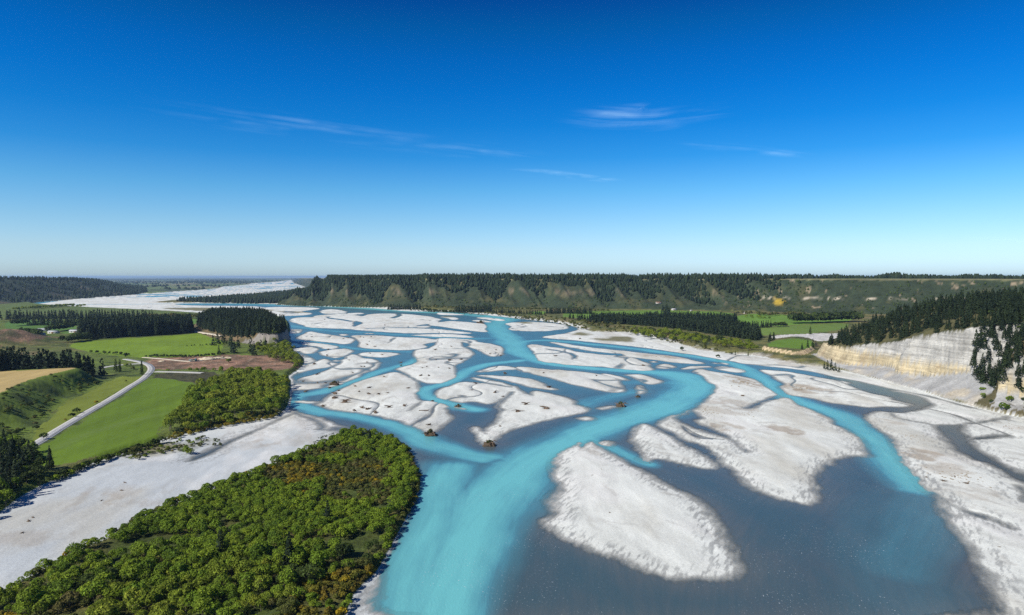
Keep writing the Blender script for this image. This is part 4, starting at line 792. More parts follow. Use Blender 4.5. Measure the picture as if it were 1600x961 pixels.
RL = {'hill': ('hill_pine_wood', 'dark conifers over the back of the hill above the pale cliff'), 'block': ('pine_block', 'back of the dense dark pine block behind the bright green paddock'), 'bluff': ('bluff_pine_wood', 'dark pines over the river bluff'), 'belt': ('pine_belt', 'long dark belt of pines across the right flat'), 'bluff foot': ('bluff_foot_pines', 'dark pines at the foot of the bluff'), 'grove': ('pine_grove', 'dark pine grove'), 'cliff foot': ('cliff_foot_pines', 'small pines')}
for k, ix in rest.items(): mass(RL[k][0], RL[k][1], xs[ix], ys[ix], zs[ix] - .3, np.array([SP[i][2] for i in ix]), PINES if k in ('block', 'bluff', 'hill') else PINELO, M['pine_mass'])

# ---- hedges, shelterbelts and clumps on the valley floors
def belt(name, label, px, z, h, sp, rows=2, rsp=7, src=None, m='pine_mass', seed=1):
    x, y = along(px, z, sp, rows, rsp, .35, seed); h = h * rng.uniform(.8, 1.12, len(x)); src = src or PINELO
    if src is BROADLO: h = h / 6.5
    o = mass(name, None, x, y, terrain(x, y) - .3, h, src, M[m]); o['label'] = label; return o
belt('shelterbelt', 'long dark tree row behind the left paddocks beside the far gravel', [(0, 500), (60, 499), (150, 498.5), (225, 498.5)], 6, 20, 9, 3, 14)
belt('shelterbelt', 'dark pine row in front of the long tree row on the left', [(46, 508.5), (80, 508.5), (117, 509)], 6, 20, 7, 2, 8)
belt('tree_clump', 'round dark tree clump beside the far farm sheds', [(74, 519), (88, 518), (103, 515)], 6, 14, 8, 2, 9, BROADLO, 'dark_mass')
belt('tree_clump', 'dark bushy trees between the farm sheds and the pine block', [(97, 536), (110, 536), (123, 533)], 6, 11, 7, 3, 14, BROADLO, 'dark_mass')
belt('tree_clump', 'small dark clump at the left end of the far paddock', [(24, 509.5), (35, 509.5)], 6, 17, 8, 2, 8, BROADLO, 'dark_mass')
belt('tree_clump', 'dark trees behind the brown knoll on the left edge', [(34, 523), (52, 524), (62, 527)], 6, 12, 9, 1, 8, BROADLO, 'dark_mass')
belt('tree_row', 'scrubby tree row along the far gravel edge left of the bluff', [(228, 498.5), (270, 498.5), (330, 498.5), (370, 498)], 5, 11, 10, 3, 16, BROADLO, 'olive_mass')
belt('tree_clump', 'lime green willows below the far left hill beside the river', [(22, 486), (45, 484), (62, 482)], 4, 9, 12, 6, 40, BROADLO, 'lime_mass')
belt('hedgerow', 'dark gorse hedge between the bright paddock and the brown slash', [(228, 558.5), (260, 558), (300, 559), (340, 555.5), (352, 554)], 5, 3.4, 4, 2, 5, BROADLO, 'dark_mass')
belt('hedgerow', 'thin hedge inside the right of the bright paddock', [(292, 541), (318, 540), (332, 538.5)], 6, 2.4, 5, 1, 5, BROADLO, 'dark_mass')
belt('hedgerow', 'low dark hedge below the bright paddock on the left', [(143, 552), (165, 553), (184, 554), (200, 556)], 5, 4, 6, 1, 5, BROADLO, 'dark_mass')
for px, py in ((196, 557), (342, 553), (40, 521), (57, 523)): p = at(px, py, 6); bush('single dark bush at the edge of the far left paddocks', 'bushes at paddock edges', p[0], p[1], terrain(p[0], p[1])[0], 2.6, 'dark')
belt('tree_clump', 'dark pine clump on the far bank left of the long pine row', [(606, 481.5), (630, 481.8), (655, 482)], 5, 17, 8, 3, 10)
belt('shelterbelt', 'dark pine row on the far bank above the white shoals', [(711, 485.8), (740, 486.3), (768, 487)], 5, 20, 7, 3, 10)
belt('tree_row', 'low dark tree row on the far bank left of the pine row', [(657, 483.5), (712, 486)], 5, 8, 9, 2, 12, BROADLO, 'dark_mass')
belt('tree_row', 'dark low trees along the far bank where the river bends', [(770, 488.5), (800, 490), (850, 492)], 5, 11, 9, 3, 12)
belt('shelterbelt', 'dark tree row between two green strips across the river', [(854, 490), (890, 490), (925, 490.3)], 5, 16, 7, 3, 10)
belt('tree_row', 'rounded pale trees at the foot of the far terrace', [(660, 481), (760, 483), (860, 485), (950, 487)], 5, 8, 14, 2, 14, BROADLO, 'olive_mass')
belt('tree_clump', 'pair of dark trees at the end of the long pine belt', [(890, 498), (896, 498)], 5, 14, 6, 2, 6)
belt('tree_clump', 'broad dark tree clump left of the long pine belt', [(903, 500.5), (913, 500.5)], 5, 18, 6, 2, 6)
belt('tree_clump', 'tall dark trees standing above the back of the pine belt', [(1038, 489.5), (1048, 490)], 5, 22, 7, 3, 8)
belt('hedgerow', 'clipped dark hedge in the right green paddocks', [(1159, 512), (1180, 512), (1204, 511.5)], 5, 13, 6, 2, 6)
belt('hedgerow', 'short clipped hedge next to the longer one in the right paddocks', [(1206, 510.8), (1229, 510.5)], 5, 9, 6, 2, 6, BROADLO, 'dark_mass')
belt('tree_row', 'tall two toned tree row beside the wooded hill', [(1242, 505.5), (1290, 504), (1345, 502.5)], 5, 20, 8, 3, 9, BROADLO, 'dark_mass')
belt('tree_row', 'rounded green trees dotted over the far right paddocks', [(1152, 491), (1180, 492), (1200, 494), (1240, 492), (1262, 493)], 5, 9, 16, 2, 18, BROADLO, 'olive_mass')
belt('tree_clump', 'small green bushes in a line below the far right trees', [(1166, 496), (1190, 498), (1205, 499)], 5, 7, 12, 1, 12, BROADLO, 'green_mass')
belt('tree_clump', 'two dark trees beside the pale gravel patch in the right paddocks', [(1203, 534), (1211, 534)], 5, 13, 5, 2, 5)
p = at(1266, 522, 5); tree('poplar', 'lone dark tree on the dry right paddock edge', None, p[0], p[1], terrain(p[0], p[1])[0], 14, 'poplar', 'dark')
for px, py in ((1149, 550), (1169, 552)): p = at(px, py, 4); tree('poplar', 'small dark tree on the grassy right bank', 'small trees on the grassy right bank', p[0], p[1], terrain(p[0], p[1])[0], 6, 'poplar', 'dark')
WB = poly([(985, 513), (1030, 517), (1080, 524), (1130, 533), (1186, 542), (1184, 550), (1130, 543), (1070, 533), (1010, 523), (985, 519)], 5)
x, y = scatter(WB, 10.5, .42, 0, 17); z = terrain(x, y); g = fbm(x / 40, y / 40, 2, 341)
for i in range(len(x)):
    if g[i] > -.35: k = 'lime' if rng.uniform() > .3 else 'dark'; tree('bank_willow', ('light green' if k == 'lime' else 'dark') + ' round willow in the strip in front of the right pine belt', k + ' willows in front of the right pine belt', x[i], y[i], z[i], random.uniform(.85, 1.35), 'broad', k)
WB2 = poly([(775, 489.5), (850, 494), (915, 502), (985, 510), (985, 518), (925, 515), (870, 503.5), (780, 492)], 5); x, y = scatter(WB2, 19, .45, 0, 18); z = terrain(x, y)
mass('river_scrub', 'rounded olive scrub along the far right bank of the bend', x, y, z, rng.uniform(.5, 1.15, len(x)), BROADLO, M['olive_mass'])
WB3 = poly([(600, 482), (690, 486.2), (780, 492), (900, 506), (1000, 520), (1070, 540), (1180, 555), (1280, 573), (1300, 570), (1200, 553), (1100, 537), (1000, 512), (900, 499), (780, 488), (600, 480)], 4); x, y = scatter(WB3, 13, .5, 0, 19); z = terrain(x, y); g = fbm(x / 30, y / 40, 3, 342); k = g > -.05
mass('bank_scrub', 'low olive scrub dotted along the right bank', x[k], y[k], z[k], rng.uniform(.9, 1.9, k.sum()), BUSH, M['olive_mass'], squash=1.3)

# ---- distant woods (each one mass)
r = np.random.default_rng(55)
x = r.uniform(-1150, 1000, 84000); y = r.uniform(1900, 3700, 84000); st = sdf(x, y, P_TERR, 420); rid = 1 - np.abs(2 * vnoise((x + .25 * y) / 62, y / 900, 61) - 1); right = smooth((x - 450) / 350)
low = 38 + 95 * sat(rid * 1.25 - .3) + 50 * right; k = (st > low + 22 * r.normal(size=len(x)) * .3) & (st < 300) & (r.uniform(0, 1, len(x)) > smooth((x - 640) / 220)) & ((st < 215) | (r.uniform(0, 1, len(x)) > .45))
x, y = x[k], y[k]; mass('terrace_pine_forest', 'dark pine forest down the upper half of the far terrace', x, y, terrain(x, y) - .5, r.uniform(8, 17, len(x)), TINY, M['pine_mass'], squash=1.25)
x = r.uniform(-1100, 1700, 26000); y = r.uniform(1400, 2900, 26000); st = sdf(x, y, P_TERR, 420); k = (st > 4) & (st < 60 + 105 * smooth((x - 450) / 350)) & (fbm(x / 45, y / 45, 3, 351) > -.15); x, y = x[k], y[k]
mass('terrace_scrub', 'dark green scrub over the lower far terrace slope', x, y, terrain(x, y) - .3, r.uniform(2.5, 6, len(x)), TINYROUND, M['dark_mass'])
SPUR_W = np.vstack([at([270, 300, 340, 400, 440, 470, 496], [471.2, 470, 467.5, 462.5, 458, 454, 447], 4), at([500, 520, 475, 430, 330], [470, 475.5, 474.5, 473.2, 472.2], 4)])
x, y = scatter(SPUR_W, 13, .45, 4, 20); mass('river_spur_wood', 'dark wood on the low spur across the river in the left distance', x, y, terrain(x, y) - .5, rng.uniform(12, 22, len(x)), TINY, M['pine_mass'])
p = at(np.linspace(1195, 1640, 200), np.full(200, 437.2), 91); x = np.concatenate([p[:, 0] + r.uniform(-4, 4, 200) for _ in range(3)]); y = np.concatenate([np.interp(np.linspace(1195, 1640, 200), [1195, 1640], [2420, 1960]) + 10 * j for j in range(3)]); x = (np.tile(np.linspace(1195, 1640, 200), 3) - 800) / FPX * y + r.uniform(-4, 4, 600); g = fbm(x / 60, y / 300, 2, 352); k = g > -.62; x, y = x[k], y[k]
mass('skyline_treeline', 'dark tree line along the flat skyline of the right terrace', x, y, terrain(x, y) - .5, (15 + 9 * fbm(x / 45, y / 300, 2, 353)) * r.uniform(.8, 1.2, len(x)), TINY, M['pine_mass'], squash=1.6)
x = r.uniform(-900, 1000, 6000); y = r.uniform(2500, 3200, 6000); st = sdf(x, y, P_TERR, 900); k = (st > 560) & (st < 700) & (fbm(x / 120, y / 90, 2, 354) > -.25); x, y = x[k], y[k]
mass('plateau_treeline', 'dark tree line along the plateau behind the far terrace rim', x, y, terrain(x, y) - .5, r.uniform(15, 26, len(x)), TINY, M['pine_mass'])
x = r.uniform(-4600, -900, 40000); y = r.uniform(2000, 6500, 40000); sl = sdf(x, y, P_LRID, 700); k = (sl > 6) & (sl < 520) & (fbm(x / 60, y / 90, 3, 101) < .30) & (x > -1.05 * y) & (r.uniform(0, 1, len(x)) < .75); x, y = x[k], y[k]
mass('left_hill_forest', 'dark forest covering the far left hillside', x, y, terrain(x, y) - .5, r.uniform(11, 22, len(x)), TINY, M['pine_mass'])
x = r.uniform(-12000, -1500, 9000); y = r.uniform(4300, 20000, 9000); wf = sdf(x, y, P_FARM, 300); k = (wf > 20) & (x > -.75 * y) & (fbm(x / 900, y / 1500, 3, 355) > .12); x, y = x[k], y[k]
mass('plain_woods', 'hazy dark woods scattered over the distant plain', x, y, terrain(x, y) - 1, r.uniform(14, 22, len(x)), TINY, M['pine_mass'], squash=3.0)

x, y = [], []
rb = random.Random(9)
for i in range(90):
    px = rb.uniform(1525, 1640); py = rb.uniform(588, 646) + (px - 1560) * .12; p = at(px, py, rb.uniform(2, 22)); x.append(p[0]); y.append(p[1])
x, y = np.array(x), np.array(y); z = terrain(x, y); k = (z > 1.5) & (sdf(x, y, P_HILL, 60) > 0)
for i in np.nonzero(k)[0]: bush('dark green bush clinging to the foot of the yellow cliff at the right edge', 'bushes at the foot of the yellow cliff', x[i], y[i], z[i], rb.uniform(1.2, 2.6), 'dark' if i % 4 else 'green')
p = at(1568, 641, 2); bush('large bright green bush by the creek at the foot of the right cliff', None, p[0], p[1], terrain(p[0], p[1])[0], 3.2, 'green')
# ------------------------------------------------------------------ roads and tracks
def strip(name, label, px, z, width, m, lift=.18, kind='structure', u0=-.5, u1=.5):
    p = line(px, z, 3); seg = np.linalg.norm(np.diff(p, axis=0), axis=1); d = np.concatenate([[0], np.cumsum(seg)]); t = np.arange(0, d[-1], 2.5)
    x = np.interp(t, d, p[:, 0]); y = np.interp(t, d, p[:, 1]); dx = np.gradient(x); dy = np.gradient(y); l = np.hypot(dx, dy); nx, ny = -dy / l, dx / l
    V = []; us = np.linspace(u0, u1, 4)
    zc = terrain(x, y); k = np.ones(9) / 9; zc = np.convolve(np.pad(zc, 4, 'edge'), k, 'valid')
    zz = np.maximum.reduce([terrain(x + nx * u * width, y + ny * u * width) for u in us] + [zc]) + lift
    for u in us: V.append(np.stack([x + nx * u * width, y + ny * u * width, zz], 1))
    V.append(np.stack([x + nx * us[0] * width * 1.2, y + ny * us[0] * width * 1.2, zz - 1.0], 1)); V.append(np.stack([x + nx * us[-1] * width * 1.2, y + ny * us[-1] * width * 1.2, zz - 1.0], 1))
    n = len(x); V = np.vstack(V); order = [4, 0, 1, 2, 3, 5]; F = []
    for a, b in zip(order[:-1], order[1:]):
        i = np.arange(n - 1); F.append(np.stack([a * n + i, b * n + i, b * n + i + 1, a * n + i + 1], 1))
    return tag(link(name, mesh_np(name, V, np.vstack(F), m, None, False)), label, None, None, kind)
def plain(name, c1, c2, sc_=1.5, rough=.85):
    m, t, b = mat(name, rough); t.links.new(mixn(t, c1, c2, mrange(t, noise(t, sc_, 4, .6, node(t, 'ShaderNodeNewGeometry').outputs['Position']), .35, .65)), b.inputs['Base Color']); return m
M['asphalt'] = plain('worn chip seal', (.24, .24, .235), (.32, .32, .31), .6); M['shoulder'] = plain('road gravel', (.34, .33, .30), (.44, .43, .39), .8); M['track'] = plain('track gravel', (.40, .34, .25), (.52, .46, .36), .5)
M['white'] = plain('white paint', (.72, .72, .70), (.8, .8, .78), 3)
strip('road_shoulder', 'pale gravel shoulder under the grey road', ROAD, LZ, 6.6, M['shoulder'], .16)
strip('road', 'grey two lane road curving past the large paddock', ROAD, LZ, 4.4, M['asphalt'], .22)
strip('road_marking', 'thin pale centre line on the grey road', ROAD, LZ, .22, M['white'], .25)
strip('side_road', 'pale side road joining the grey road at the bend', SPUR, 5, 6.0, M['shoulder'], .2)
strip('farm_track', 'pale track along the right edge of the bright paddock', [(301, 518), (318, 521.5), (334, 525.5), (348, 528.5)], 6, 6, M['track'], .35)
strip('farm_track', 'pale track across the green strip behind the pine block', [(176, 498.8), (158, 501.5), (144, 505), (134, 507)], 6, 7, M['track'], .4)
strip('farm_track', 'sandy track between the dark hedge and the brown slash', [(224, 558.5), (255, 560.5), (285, 563.5), (304, 564.5), (322, 561)], 5, 4.5, M['track'], .3)
strip('farm_track', 'pale grey strip below the brown slash', [(243, 580.5), (262, 580.8), (290, 581.5), (320, 582.5)], 4, 7, M['shoulder'], .25)

# ------------------------------------------------------------------ driftwood and stumps
M['wood'] = plain('weathered wood', (.075, .050, .032), (.17, .12, .08), 2.2, .95); M['earth'] = plain('dark earth', (.045, .034, .022), (.095, .068, .042), 1.6, .98)
def drift_mesh(seed, size):
    r = random.Random(seed); ps = []
    for k in range(9):
        a = r.uniform(0, 6.28); l = size * r.uniform(.35, 1.0); x, y, z = r.uniform(-.25, .25) * size, r.uniform(-.2, .2) * size, r.uniform(.05, .28) * size; e = r.uniform(-.12, .4)
        q = [(x, y, z), (x + math.cos(a) * l * .5, y + math.sin(a) * l * .3, z + l * e * .5), (x + math.cos(a + .3) * l, y + math.sin(a + .3) * l * .5, max(.05, z + l * e * r.uniform(.2, 1)))]
        w_ = size * r.uniform(.03, .085); ps.append(tube_np(q, [w_, w_ * .8, w_ * .35], 5))
    return join(ps)
def lump(seed, rx, ry, rz, n=10, m_=14):
    r = np.random.default_rng(seed); u = np.linspace(0, math.pi * .55, n); v = np.linspace(0, 2 * math.pi, m_, endpoint=False); U, V_ = np.meshgrid(u, v, indexing='ij')
    k = 1 + .18 * np.sin(U * 5 + seed) * np.cos(V_ * 3 + seed) + .12 * r.normal(size=U.shape); k[0] = k[0].mean()
    P = np.stack([rx * k * np.sin(U) * np.cos(V_), ry * k * np.sin(U) * np.sin(V_), rz * k * np.cos(U)], -1).reshape(-1, 3); i = np.arange(n - 1)[:, None] * m_; j = np.arange(m_)
    F = np.stack([i + j, i + m_ + j, i + m_ + (j + 1) % m_, i + (j + 1) % m_], -1).reshape(-1, 4); return P, F
DM = [mesh_np('driftwood', *join([drift_mesh(i, 1.0), lump(i, .38, .26, .2, 6, 8)]), M['wood']) for i in range(6)]
DRIFT = [(507,499.6,5),(601,508.7,6),(487,527,4),(471,527,3),(536,530,4),(544,527.5,4),(563,527,4),(568,528,3.5),(580,527,3.5),(577,534,3.5),(574,539,5),(586,542,4.5),(513,545.6,5),(511,555,5.5),(457.5,548,3.5),(473,557,4),(579,552.5,3.5),(597,555,4),(546,563,3),(574,565.6,3.5),(565,572.5,3.5),(569,572.5,4),(495,585,6),(551,582,3),(627,566,4.5),(626,570.6,4),(491,569,6),(766,553,5),(782,555,5),(775,547,4),(702,562.5,6),(720,562,5.5),(680,547.5,5),(705,542,4),(667,574,4),(702,576,4),(685,575,3),(657,587.5,5),(670,588,4),(660,576,3),(681,562,4),(789,583,6),(474,595,3.5),(496,597.5,3.5),(509,597.5,3),(515,605.6,5),(477,611,4.5),(529,610,4),(524,615,6),(522,622.5,7),(539,630,8),(505,634,5),(555,604,4.5),(577,607,4.5),(561,613,3.5),(577,617,4.5),(592,617,4),(606,615,3),(554,641,5),(566,638,5),(574,640,5),(587,645,6),(608,637,5.5),(600,589,3.5),(637,607,4),(632,634,5),(671,664,4),(675,626,3.6),(743,599,4),(737,610,3),(773,614,6),(786,619,3),(782,666,2.4),(857,605,6),(822,633,6),(809,644,6),(854,640,7),(868,557,5),(849,583,3.5),(932,587.5,3.5),(906,530,6),(1005,571,6),(1160,619,4.5),(1475,752,2.6),(1511,757,2.6),(1448,745,1.6),(1492,746,1.6),(1562,855,1.0),(1060,727,1.2),(1015,722,1.0),(925,744,1.0),(953,803,1.1),(940,735,.8),(195,757,1.8),(158,785,1.6),(190,769,1.6),(45,818,2.2),(52,812,1.6),(35,836,1.6),(430,714,1.0)]
for i, (px, py, s) in enumerate(DRIFT):
    p = at(px, py, .5); z = terrain(p[0], p[1])[0]
    o = link('driftwood', DM[i % 6], None, (p[0], p[1], max(z, 0) - .03), random.uniform(0, 6.28), (s * .85, s * .85, s * .75)); tag(o, 'small brown tangle of driftwood stranded on a pale gravel bar' if s < 5.5 else 'larger dark driftwood heap stranded on a pale gravel bar', 'driftwood', 'small driftwood tangles on the gravel bars' if s < 5.5 else 'larger driftwood heaps on the gravel bars')
def stump_heap(px, py, s, label, seed, cat='stump heap'):
    p = at(px, py, .5); e = bpy.data.objects.new('stump_heap', None); C.objects.link(e); e.location = (p[0], p[1], -.1); tag(e, label, cat)
    link('earth_mound', mesh_np('earth_mound', *lump(seed, s * .5, s * .36, s * .27), M['earth'], None, True), e)
    r = random.Random(seed)
    for k in range(7):
        a = r.uniform(0, 6.28); b0 = (math.cos(a) * s * .2, math.sin(a) * s * .15, s * .2); q = s * r.uniform(.4, .7)
        link('root', mesh_np('root', *tube_np([b0, (b0[0] + math.cos(a) * q * .5, b0[1] + math.sin(a) * q * .4, s * r.uniform(.2, .42)), (b0[0] + math.cos(a) * q, b0[1] + math.sin(a) * q * .8, s * r.uniform(.0, .3))], [s * .045, s * .035, s * .012], 6), M['wood']), e)
    v, f, tn = BUSH[seed % 4]; link('brush', mesh_np('brush', v * s * .2 + np.array((0, 0, s * .10)), f, M['olive'], {'tone': tn * .8}), e)
stump_heap(673, 679, 8.6, 'big brown stump heap at the tip of the left mid river bar', 3); stump_heap(764, 695, 7.6, 'big dark brown stump heap at the point between two channels', 4)
stump_heap(716, 634.5, 5.0, 'reddish stump heap at the end of a white islet in the narrow channel', 5); stump_heap(970, 634, 8.0, 'olive topped stump heap in the water right of mid river', 6); stump_heap(997, 619.5, 4.0, 'small stump at the foot of a teardrop gravel bar', 7); stump_heap(522, 601, 9, 'long dark stump heap on the bank of the left side channel', 8); stump_heap(751, 505, 14, 'scrub topped heap at the right end of a far bar', 9)
e = at(662, 641.5, .6); o = link('fallen_log', mesh_np('fallen_log', *tube_np([(-3.6, 0, .35), (0, .1, .4), (3.4, -.1, .5), (4.2, .2, 1.0)], [.28, .32, .36, .2], 8), M['wood']), None, (e[0], e[1], terrain(e[0], e[1])[0])); tag(o, 'straight bare log lying on the left mid river bar', 'log')
r = random.Random(77); COB = mesh_np('boulder', *lump(5, .5, .42, .38, 5, 8), plain('boulder stone', (.16, .13, .09), (.30, .26, .20), 3))
COBD = [(1100, 641, 26, 6, 70), (1160, 598, 26, 6, 60), (1250, 606, 22, 4, 45), (1500, 745, 42, 9, 60), (1425, 683, 22, 7, 40), (1580, 668, 18, 7, 26), (1165, 645, 32, 8, 40), (1040, 558, 26, 1.6, 26)]
for px, py, hw, hh, n in COBD:
    for k in range(n):
        a, b_ = r.gauss(0, .5), r.gauss(0, .5); p = at(px + a * hw, py + b_ * hh + a * hh * .6, .8); z = terrain(p[0], p[1])[0]
        if z > .05: s = r.uniform(.5, 1.6) * (1.3 if py < 620 else .8); o = link('boulder', COB, None, (p[0], p[1], z - .1), r.uniform(0, 6.28), (s * 1.2, s, s * .8)); tag(o, 'small brown stone among the debris scattered over a gravel bar', 'stone', 'stones scattered over the gravel bars')

# ------------------------------------------------------------------ farm buildings and the yard
M['tin'] = plain('pale roof iron', (.36, .37, .38), (.46, .46, .46), 1.2, .5); M['wall'] = plain('cream weatherboard', (.50, .48, .42), (.58, .55, .48), .8); M['rust'] = plain('brown roof', (.20, .10, .07), (.27, .15, .10), 1.0); M['dark'+'glass'] = plain('window glass', (.03, .04, .05), (.05, .06, .07), 1, .1)
def box_np(x0, x1, y0, y1, z0, z1):
    V = np.array([(x, y, z) for z in (z0, z1) for y in (y0, y1) for x in (x0, x1)], float); return V, np.array([(0, 2, 3, 1), (4, 5, 7, 6), (0, 1, 5, 4), (2, 6, 7, 3), (0, 4, 6, 2), (1, 3, 7, 5)])
def shed(px, py, z, l, w_, h, rz, label, roof='tin', name='farm_shed', cat='shed'):
    l, w_, h = l * .72, w_ * .8, h * .85; p = at(px, py, z); e = bpy.data.objects.new(name, None); C.objects.link(e); e.location = (p[0], p[1], terrain(p[0], p[1])[0] - .2); e.rotation_euler.z = rz; tag(e, label, cat)
    a, b_, g = l / 2, w_ / 2, w_ * .22
    V = np.array([(-a, -b_, 0), (a, -b_, 0), (a, b_, 0), (-a, b_, 0), (-a, -b_, h), (a, -b_, h), (a, b_, h), (-a, b_, h), (-a, 0, h + g), (a, 0, h + g)]); F = np.array([(0, 1, 5), (0, 5, 4), (2, 3, 7), (2, 7, 6), (1, 2, 6), (1, 6, 5), (5, 6, 9), (3, 0, 4), (3, 4, 7), (4, 8, 7)]); link('wall', mesh_np('wall', V, F, M['wall']), e)
    o_ = .5; s = g / b_; ps = []
    for sg in (-1, 1):
        lo = (sg * (b_ + o_), h - s * o_ + .05); V = np.array([(-a - o_, lo[0], lo[1]), (a + o_, lo[0], lo[1]), (a + o_, 0, h + g + .05), (-a - o_, 0, h + g + .05)]); V = np.vstack([V, V + (0, 0, .18)]); ps.append((V, np.array([(0, 1, 2, 3), (4, 7, 6, 5), (0, 4, 5, 1), (1, 5, 6, 2), (2, 6, 7, 3), (3, 7, 4, 0)])))
    link('roof', mesh_np('roof', *join(ps), M[roof]), e)
    link('door', mesh_np('door', *box_np(-1.6, 1.6, -b_ - .08, -b_ + .02, 0.05, min(h - .3, 2.8)), M['rust']), e)
    for x in (-a * .6, a * .6): f = link('window', mesh_np('window', *box_np(x - .8, x + .8, -b_ - .07, -b_ + .02, 1.0, 2.1), M['white']), e); link('pane', mesh_np('pane', *box_np(x - .68, x + .68, -b_ - .10, -b_ - .02, 1.12, 1.98), M['darkglass']), f)
    if name != 'farm_shed': link('chimney', mesh_np('chimney', *box_np(a * .4, a * .4 + .8, -.4, .4, h, h + g + 1.2), M['rust']), e)
for q in ((47, 518.6, 6, 24, 11, 4.2, .1, 'white roofed farm shed at the left end of the far farm cluster'), (57, 518, 6, 22, 10, 4.0, -.2, 'long white roofed shed behind the first at the far farm'), (68, 517.6, 6, 26, 10, 4.0, .05, 'white roofed shed in the middle of the far farm cluster'), (64, 524.5, 6, 16, 9, 3.6, .3, 'small white roofed shed in front of the far farm'), (84, 520.8, 6, 22, 9, 3.6, 0, 'low pale shed right of the round dark trees'), (119, 519.4, 6, 26, 10, 3.6, .1, 'pale shed against the left end of the pine block')): shed(*q)
shed(1053, 484.5, 5, 18, 10, 4, .2, 'white farmhouse below the far terrace', 'tin', 'farmhouse', 'house'); shed(1029, 482.5, 6, 22, 10, 3.8, 0, 'brown roofed farmhouse below the far terrace', 'rust', 'farmhouse', 'house'); shed(1164, 489.5, 5, 9, 7, 4, .1, 'tiny white shed among the far right trees'); shed(625, 481.3, 5, 26, 10, 4, 0, 'pale shed on the far bank between two dark tree clumps'); shed(1080, 486, 5, 8, 6, 3, 0, 'tiny white shed in the long green paddock')
M['teal'] = plain('teal paint', (.03, .12, .13), (.04, .15, .16), 1, .4); M['tyre'] = plain('tyre', (.02, .02, .02), (.03, .03, .03), 2)
p = at(301.5, 564.3, 5); tr_ = bpy.data.objects.new('parked_truck', None); C.objects.link(tr_); tr_.location = (p[0], p[1], terrain(p[0], p[1])[0] + .35); tr_.rotation_euler.z = .35; tag(tr_, 'teal truck parked by the sandy heaps on the brown slash', 'truck')
V, F = box_np(2.1, 4.2, -1.2, 1.2, .9, 3.1); V[[5, 7], 0] -= .55; link('cab', mesh_np('cab', V, F, M['teal']), tr_); link('tray', mesh_np('tray', *join([box_np(-4.2, 1.95, -1.25, 1.25, 1.0, 1.3), box_np(-4.2, 1.95, -1.25, -1.15, 1.3, 2.1), box_np(-4.2, 1.95, 1.15, 1.25, 1.3, 2.1), box_np(1.85, 1.95, -1.15, 1.15, 1.3, 2.3)]), M['teal']), tr_); link('windscreen', mesh_np('windscreen', *box_np(3.55, 3.98, -1.0, 1.0, 2.1, 2.8), M['darkglass']), tr_)
for x in (3.1, -1.6, -3.0):
    for y in (-1.1, 1.1): w_ = tube_np([(x, y - .18, .5), (x, y + .18, .5)], [.5, .5], 12); link('wheel', mesh_np('wheel', *w_, M['tyre']), tr_)
M['sand'] = plain('sandy spoil', (.42, .34, .23), (.54, .46, .33), .7)
for i, (px, py, s, l) in enumerate(((308, 563.6, 5, 'small sandy heap beside the teal truck'), (324, 561.5, 9, 'long sandy heap at the middle of the row on the brown slash'), (334, 560.5, 6, 'pale sandy heap right of the longest one'), (343, 560, 7, 'sandy heap second from the right end of the row'), (356, 559.2, 5, 'rightmost sandy heap near the dark conifers'), (253, 564, 4, 'lone low sandy heap at the left of the brown slash'))):
    p = at(px, py, 5); o = link('spoil_heap', mesh_np('spoil_heap', *lump(20 + i, s, s * .5, s * .30), M['sand'], None, True), None, (p[0], p[1], terrain(p[0], p[1])[0] - .2), .3); tag(o, l, 'spoil heap')

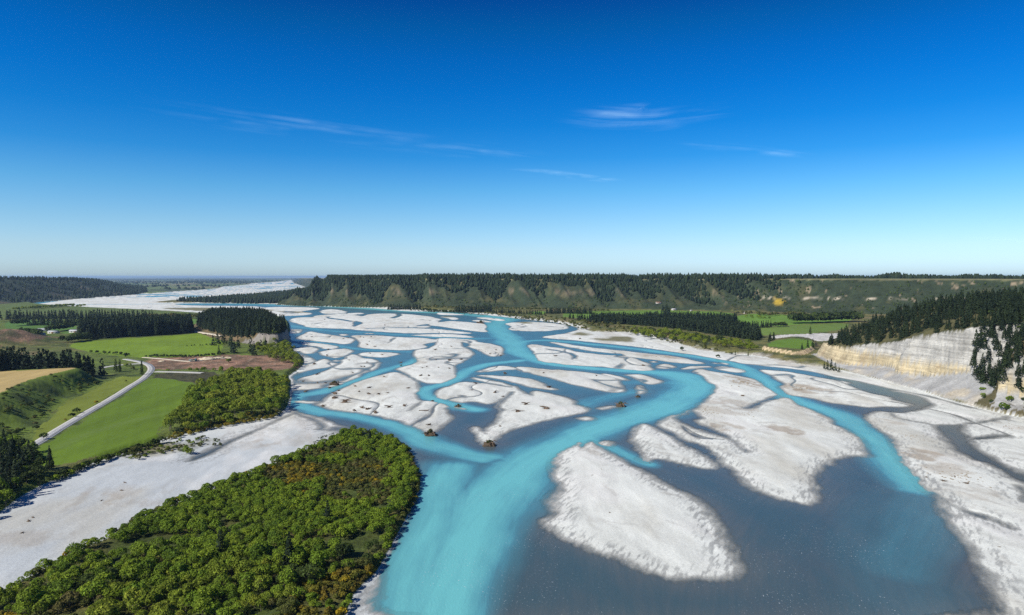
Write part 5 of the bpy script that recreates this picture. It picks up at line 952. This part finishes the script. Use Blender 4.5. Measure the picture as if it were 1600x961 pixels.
# ------------------------------------------------------------------ high thin cloud
def cirrus(name, label, px, alt, width, dens, seed):
    """a thin lens of ice cloud along a traced line, at its real height"""
    p = line(px, alt, 2); seg = np.linalg.norm(np.diff(p, axis=0), axis=1); d = np.concatenate([[0], np.cumsum(seg)]); n = 60; t = np.linspace(0, d[-1], n); x = np.interp(t, d, p[:, 0]); y = np.interp(t, d, p[:, 1]); dx, dy = np.gradient(x), np.gradient(y); l = np.hypot(dx, dy); nx, ny = -dy / l, dx / l
    us = np.linspace(-1, 1, 17); T = t / d[-1]; W2 = np.interp(T, np.linspace(0, 1, len(width)), width); V = []; E = []; UU = []
    for sg in (0, 1):
        for u in us: V.append(np.stack([x + nx * u * W2, y + ny * u * W2, np.full(n, alt) + sg * 60 * (1 - u * u) * np.sin(math.pi * np.clip(T, .01, .99))], 1)); E.append((1 - u * u) * np.clip(np.minimum(T / .25, (1 - T) / .2), 0, 1)); UU.append(np.stack([t / 1000., np.full(n, u) * W2 / 1000, np.zeros(n)], 1))
    V = np.vstack(V); F = []
    for sg in (0, 1):
        for k in range(16): i = np.arange(n - 1); a = (sg * 17 + k) * n; F.append(np.stack([a + i, a + i + 1, a + n + i + 1, a + n + i], 1)[:, ::(1 if sg else -1)])
    m, t_, b = mat('cirrus ice', 1.0, 0); b.inputs['Base Color'].default_value = (.9, .92, .95, 1)
    ed = node(t_, 'ShaderNodeAttribute', attribute_name='edge').outputs['Fac']; uv = node(t_, 'ShaderNodeAttribute', attribute_name='flow').outputs['Vector']
    n1 = noise(t_, .9, 6, .62, uv, (.26, 1.9, 1, .42)); n2 = noise(t_, .35, 3, .5, uv)
    al = math_(t_, 'MULTIPLY', math_(t_, 'MULTIPLY', mrange(t_, n1, .43, .82), mrange(t_, n2, .38, .66)), math_(t_, 'MULTIPLY', ed, ed)); al = math_(t_, 'MULTIPLY', al, dens)
    tl = node(t_, 'ShaderNodeBsdfTranslucent'); tl.inputs[0].default_value = (.66, .92, 1.0, 1); tp = node(t_, 'ShaderNodeBsdfTransparent'); mx = node(t_, 'ShaderNodeMixShader'); t_.links.new(al, mx.inputs[0]); t_.links.new(tp.outputs[0], mx.inputs[1]); t_.links.new(tl.outputs[0], mx.inputs[2]); t_.links.new(mx.outputs[0], t_.nodes['Material Output'].inputs['Surface'])
    UU = np.vstack(UU) + seed * 3.7
    return tag(link(name, mesh_np(name, V, np.vstack(F), m, {'edge': np.concatenate(E), 'flow': UU}, True)), label, 'cloud', None, 'stuff')
cirrus('cirrus_cloud', 'long faint cirrus streak slanting down to the right across the upper left sky', [(150, 150), (300, 176), (450, 198), (620, 222), (860, 250)], 6000, [2200, 2600, 2600, 2600, 1800], .13, 1)
cirrus('cirrus_cloud', 'brightest feathery cirrus wisp in the upper right sky', [(875, 172), (940, 182), (1010, 186), (1090, 174), (1160, 168)], 6000, [1300, 2600, 2000, 1500], .22, 2)
cirrus('cirrus_cloud', 'small curl of cirrus below the brightest wisp', [(965, 201), (1010, 199), (1070, 192)], 6000, [900, 1100, 900], .28, 3)
cirrus('cirrus_cloud', 'thin straight cirrus dash low in the middle sky', [(780, 264), (840, 270), (900, 276), (970, 284)], 6000, [1300, 1700, 1500, 1000], .38, 4)
cirrus('cirrus_cloud', 'barely visible cirrus haze right of the brightest wisp', [(1050, 222), (1150, 232), (1280, 246)], 6000, [900, 1200, 800], .12, 5)
cirrus('cirrus_cloud', 'faint pale cirrus near the right edge low in the sky', [(1480, 366), (1560, 374), (1680, 384)], 6000, [3000, 3500, 3000], .2, 6)

# ------------------------------------------------------------------ air: one closed box of even haze round the camera and the scene
hz, t, b = mat('valley haze'); t.nodes.remove(b)
pv = node(t, 'ShaderNodeVolumePrincipled'); pv.inputs['Color'].default_value = (.50, .71, .95, 1); pv.inputs['Density'].default_value = 3.2e-5; pv.inputs['Anisotropy'].default_value = .2
t.links.new(pv.outputs[0], t.nodes['Material Output'].inputs['Volume'])
V, F = box_np(-90000, 90000, -3000, 90000, -4, 124)
tag(link('haze', mesh_np('haze', V, F, hz)), 'thin blue haze over the valley and the distant plain', None, None, 'stuff')
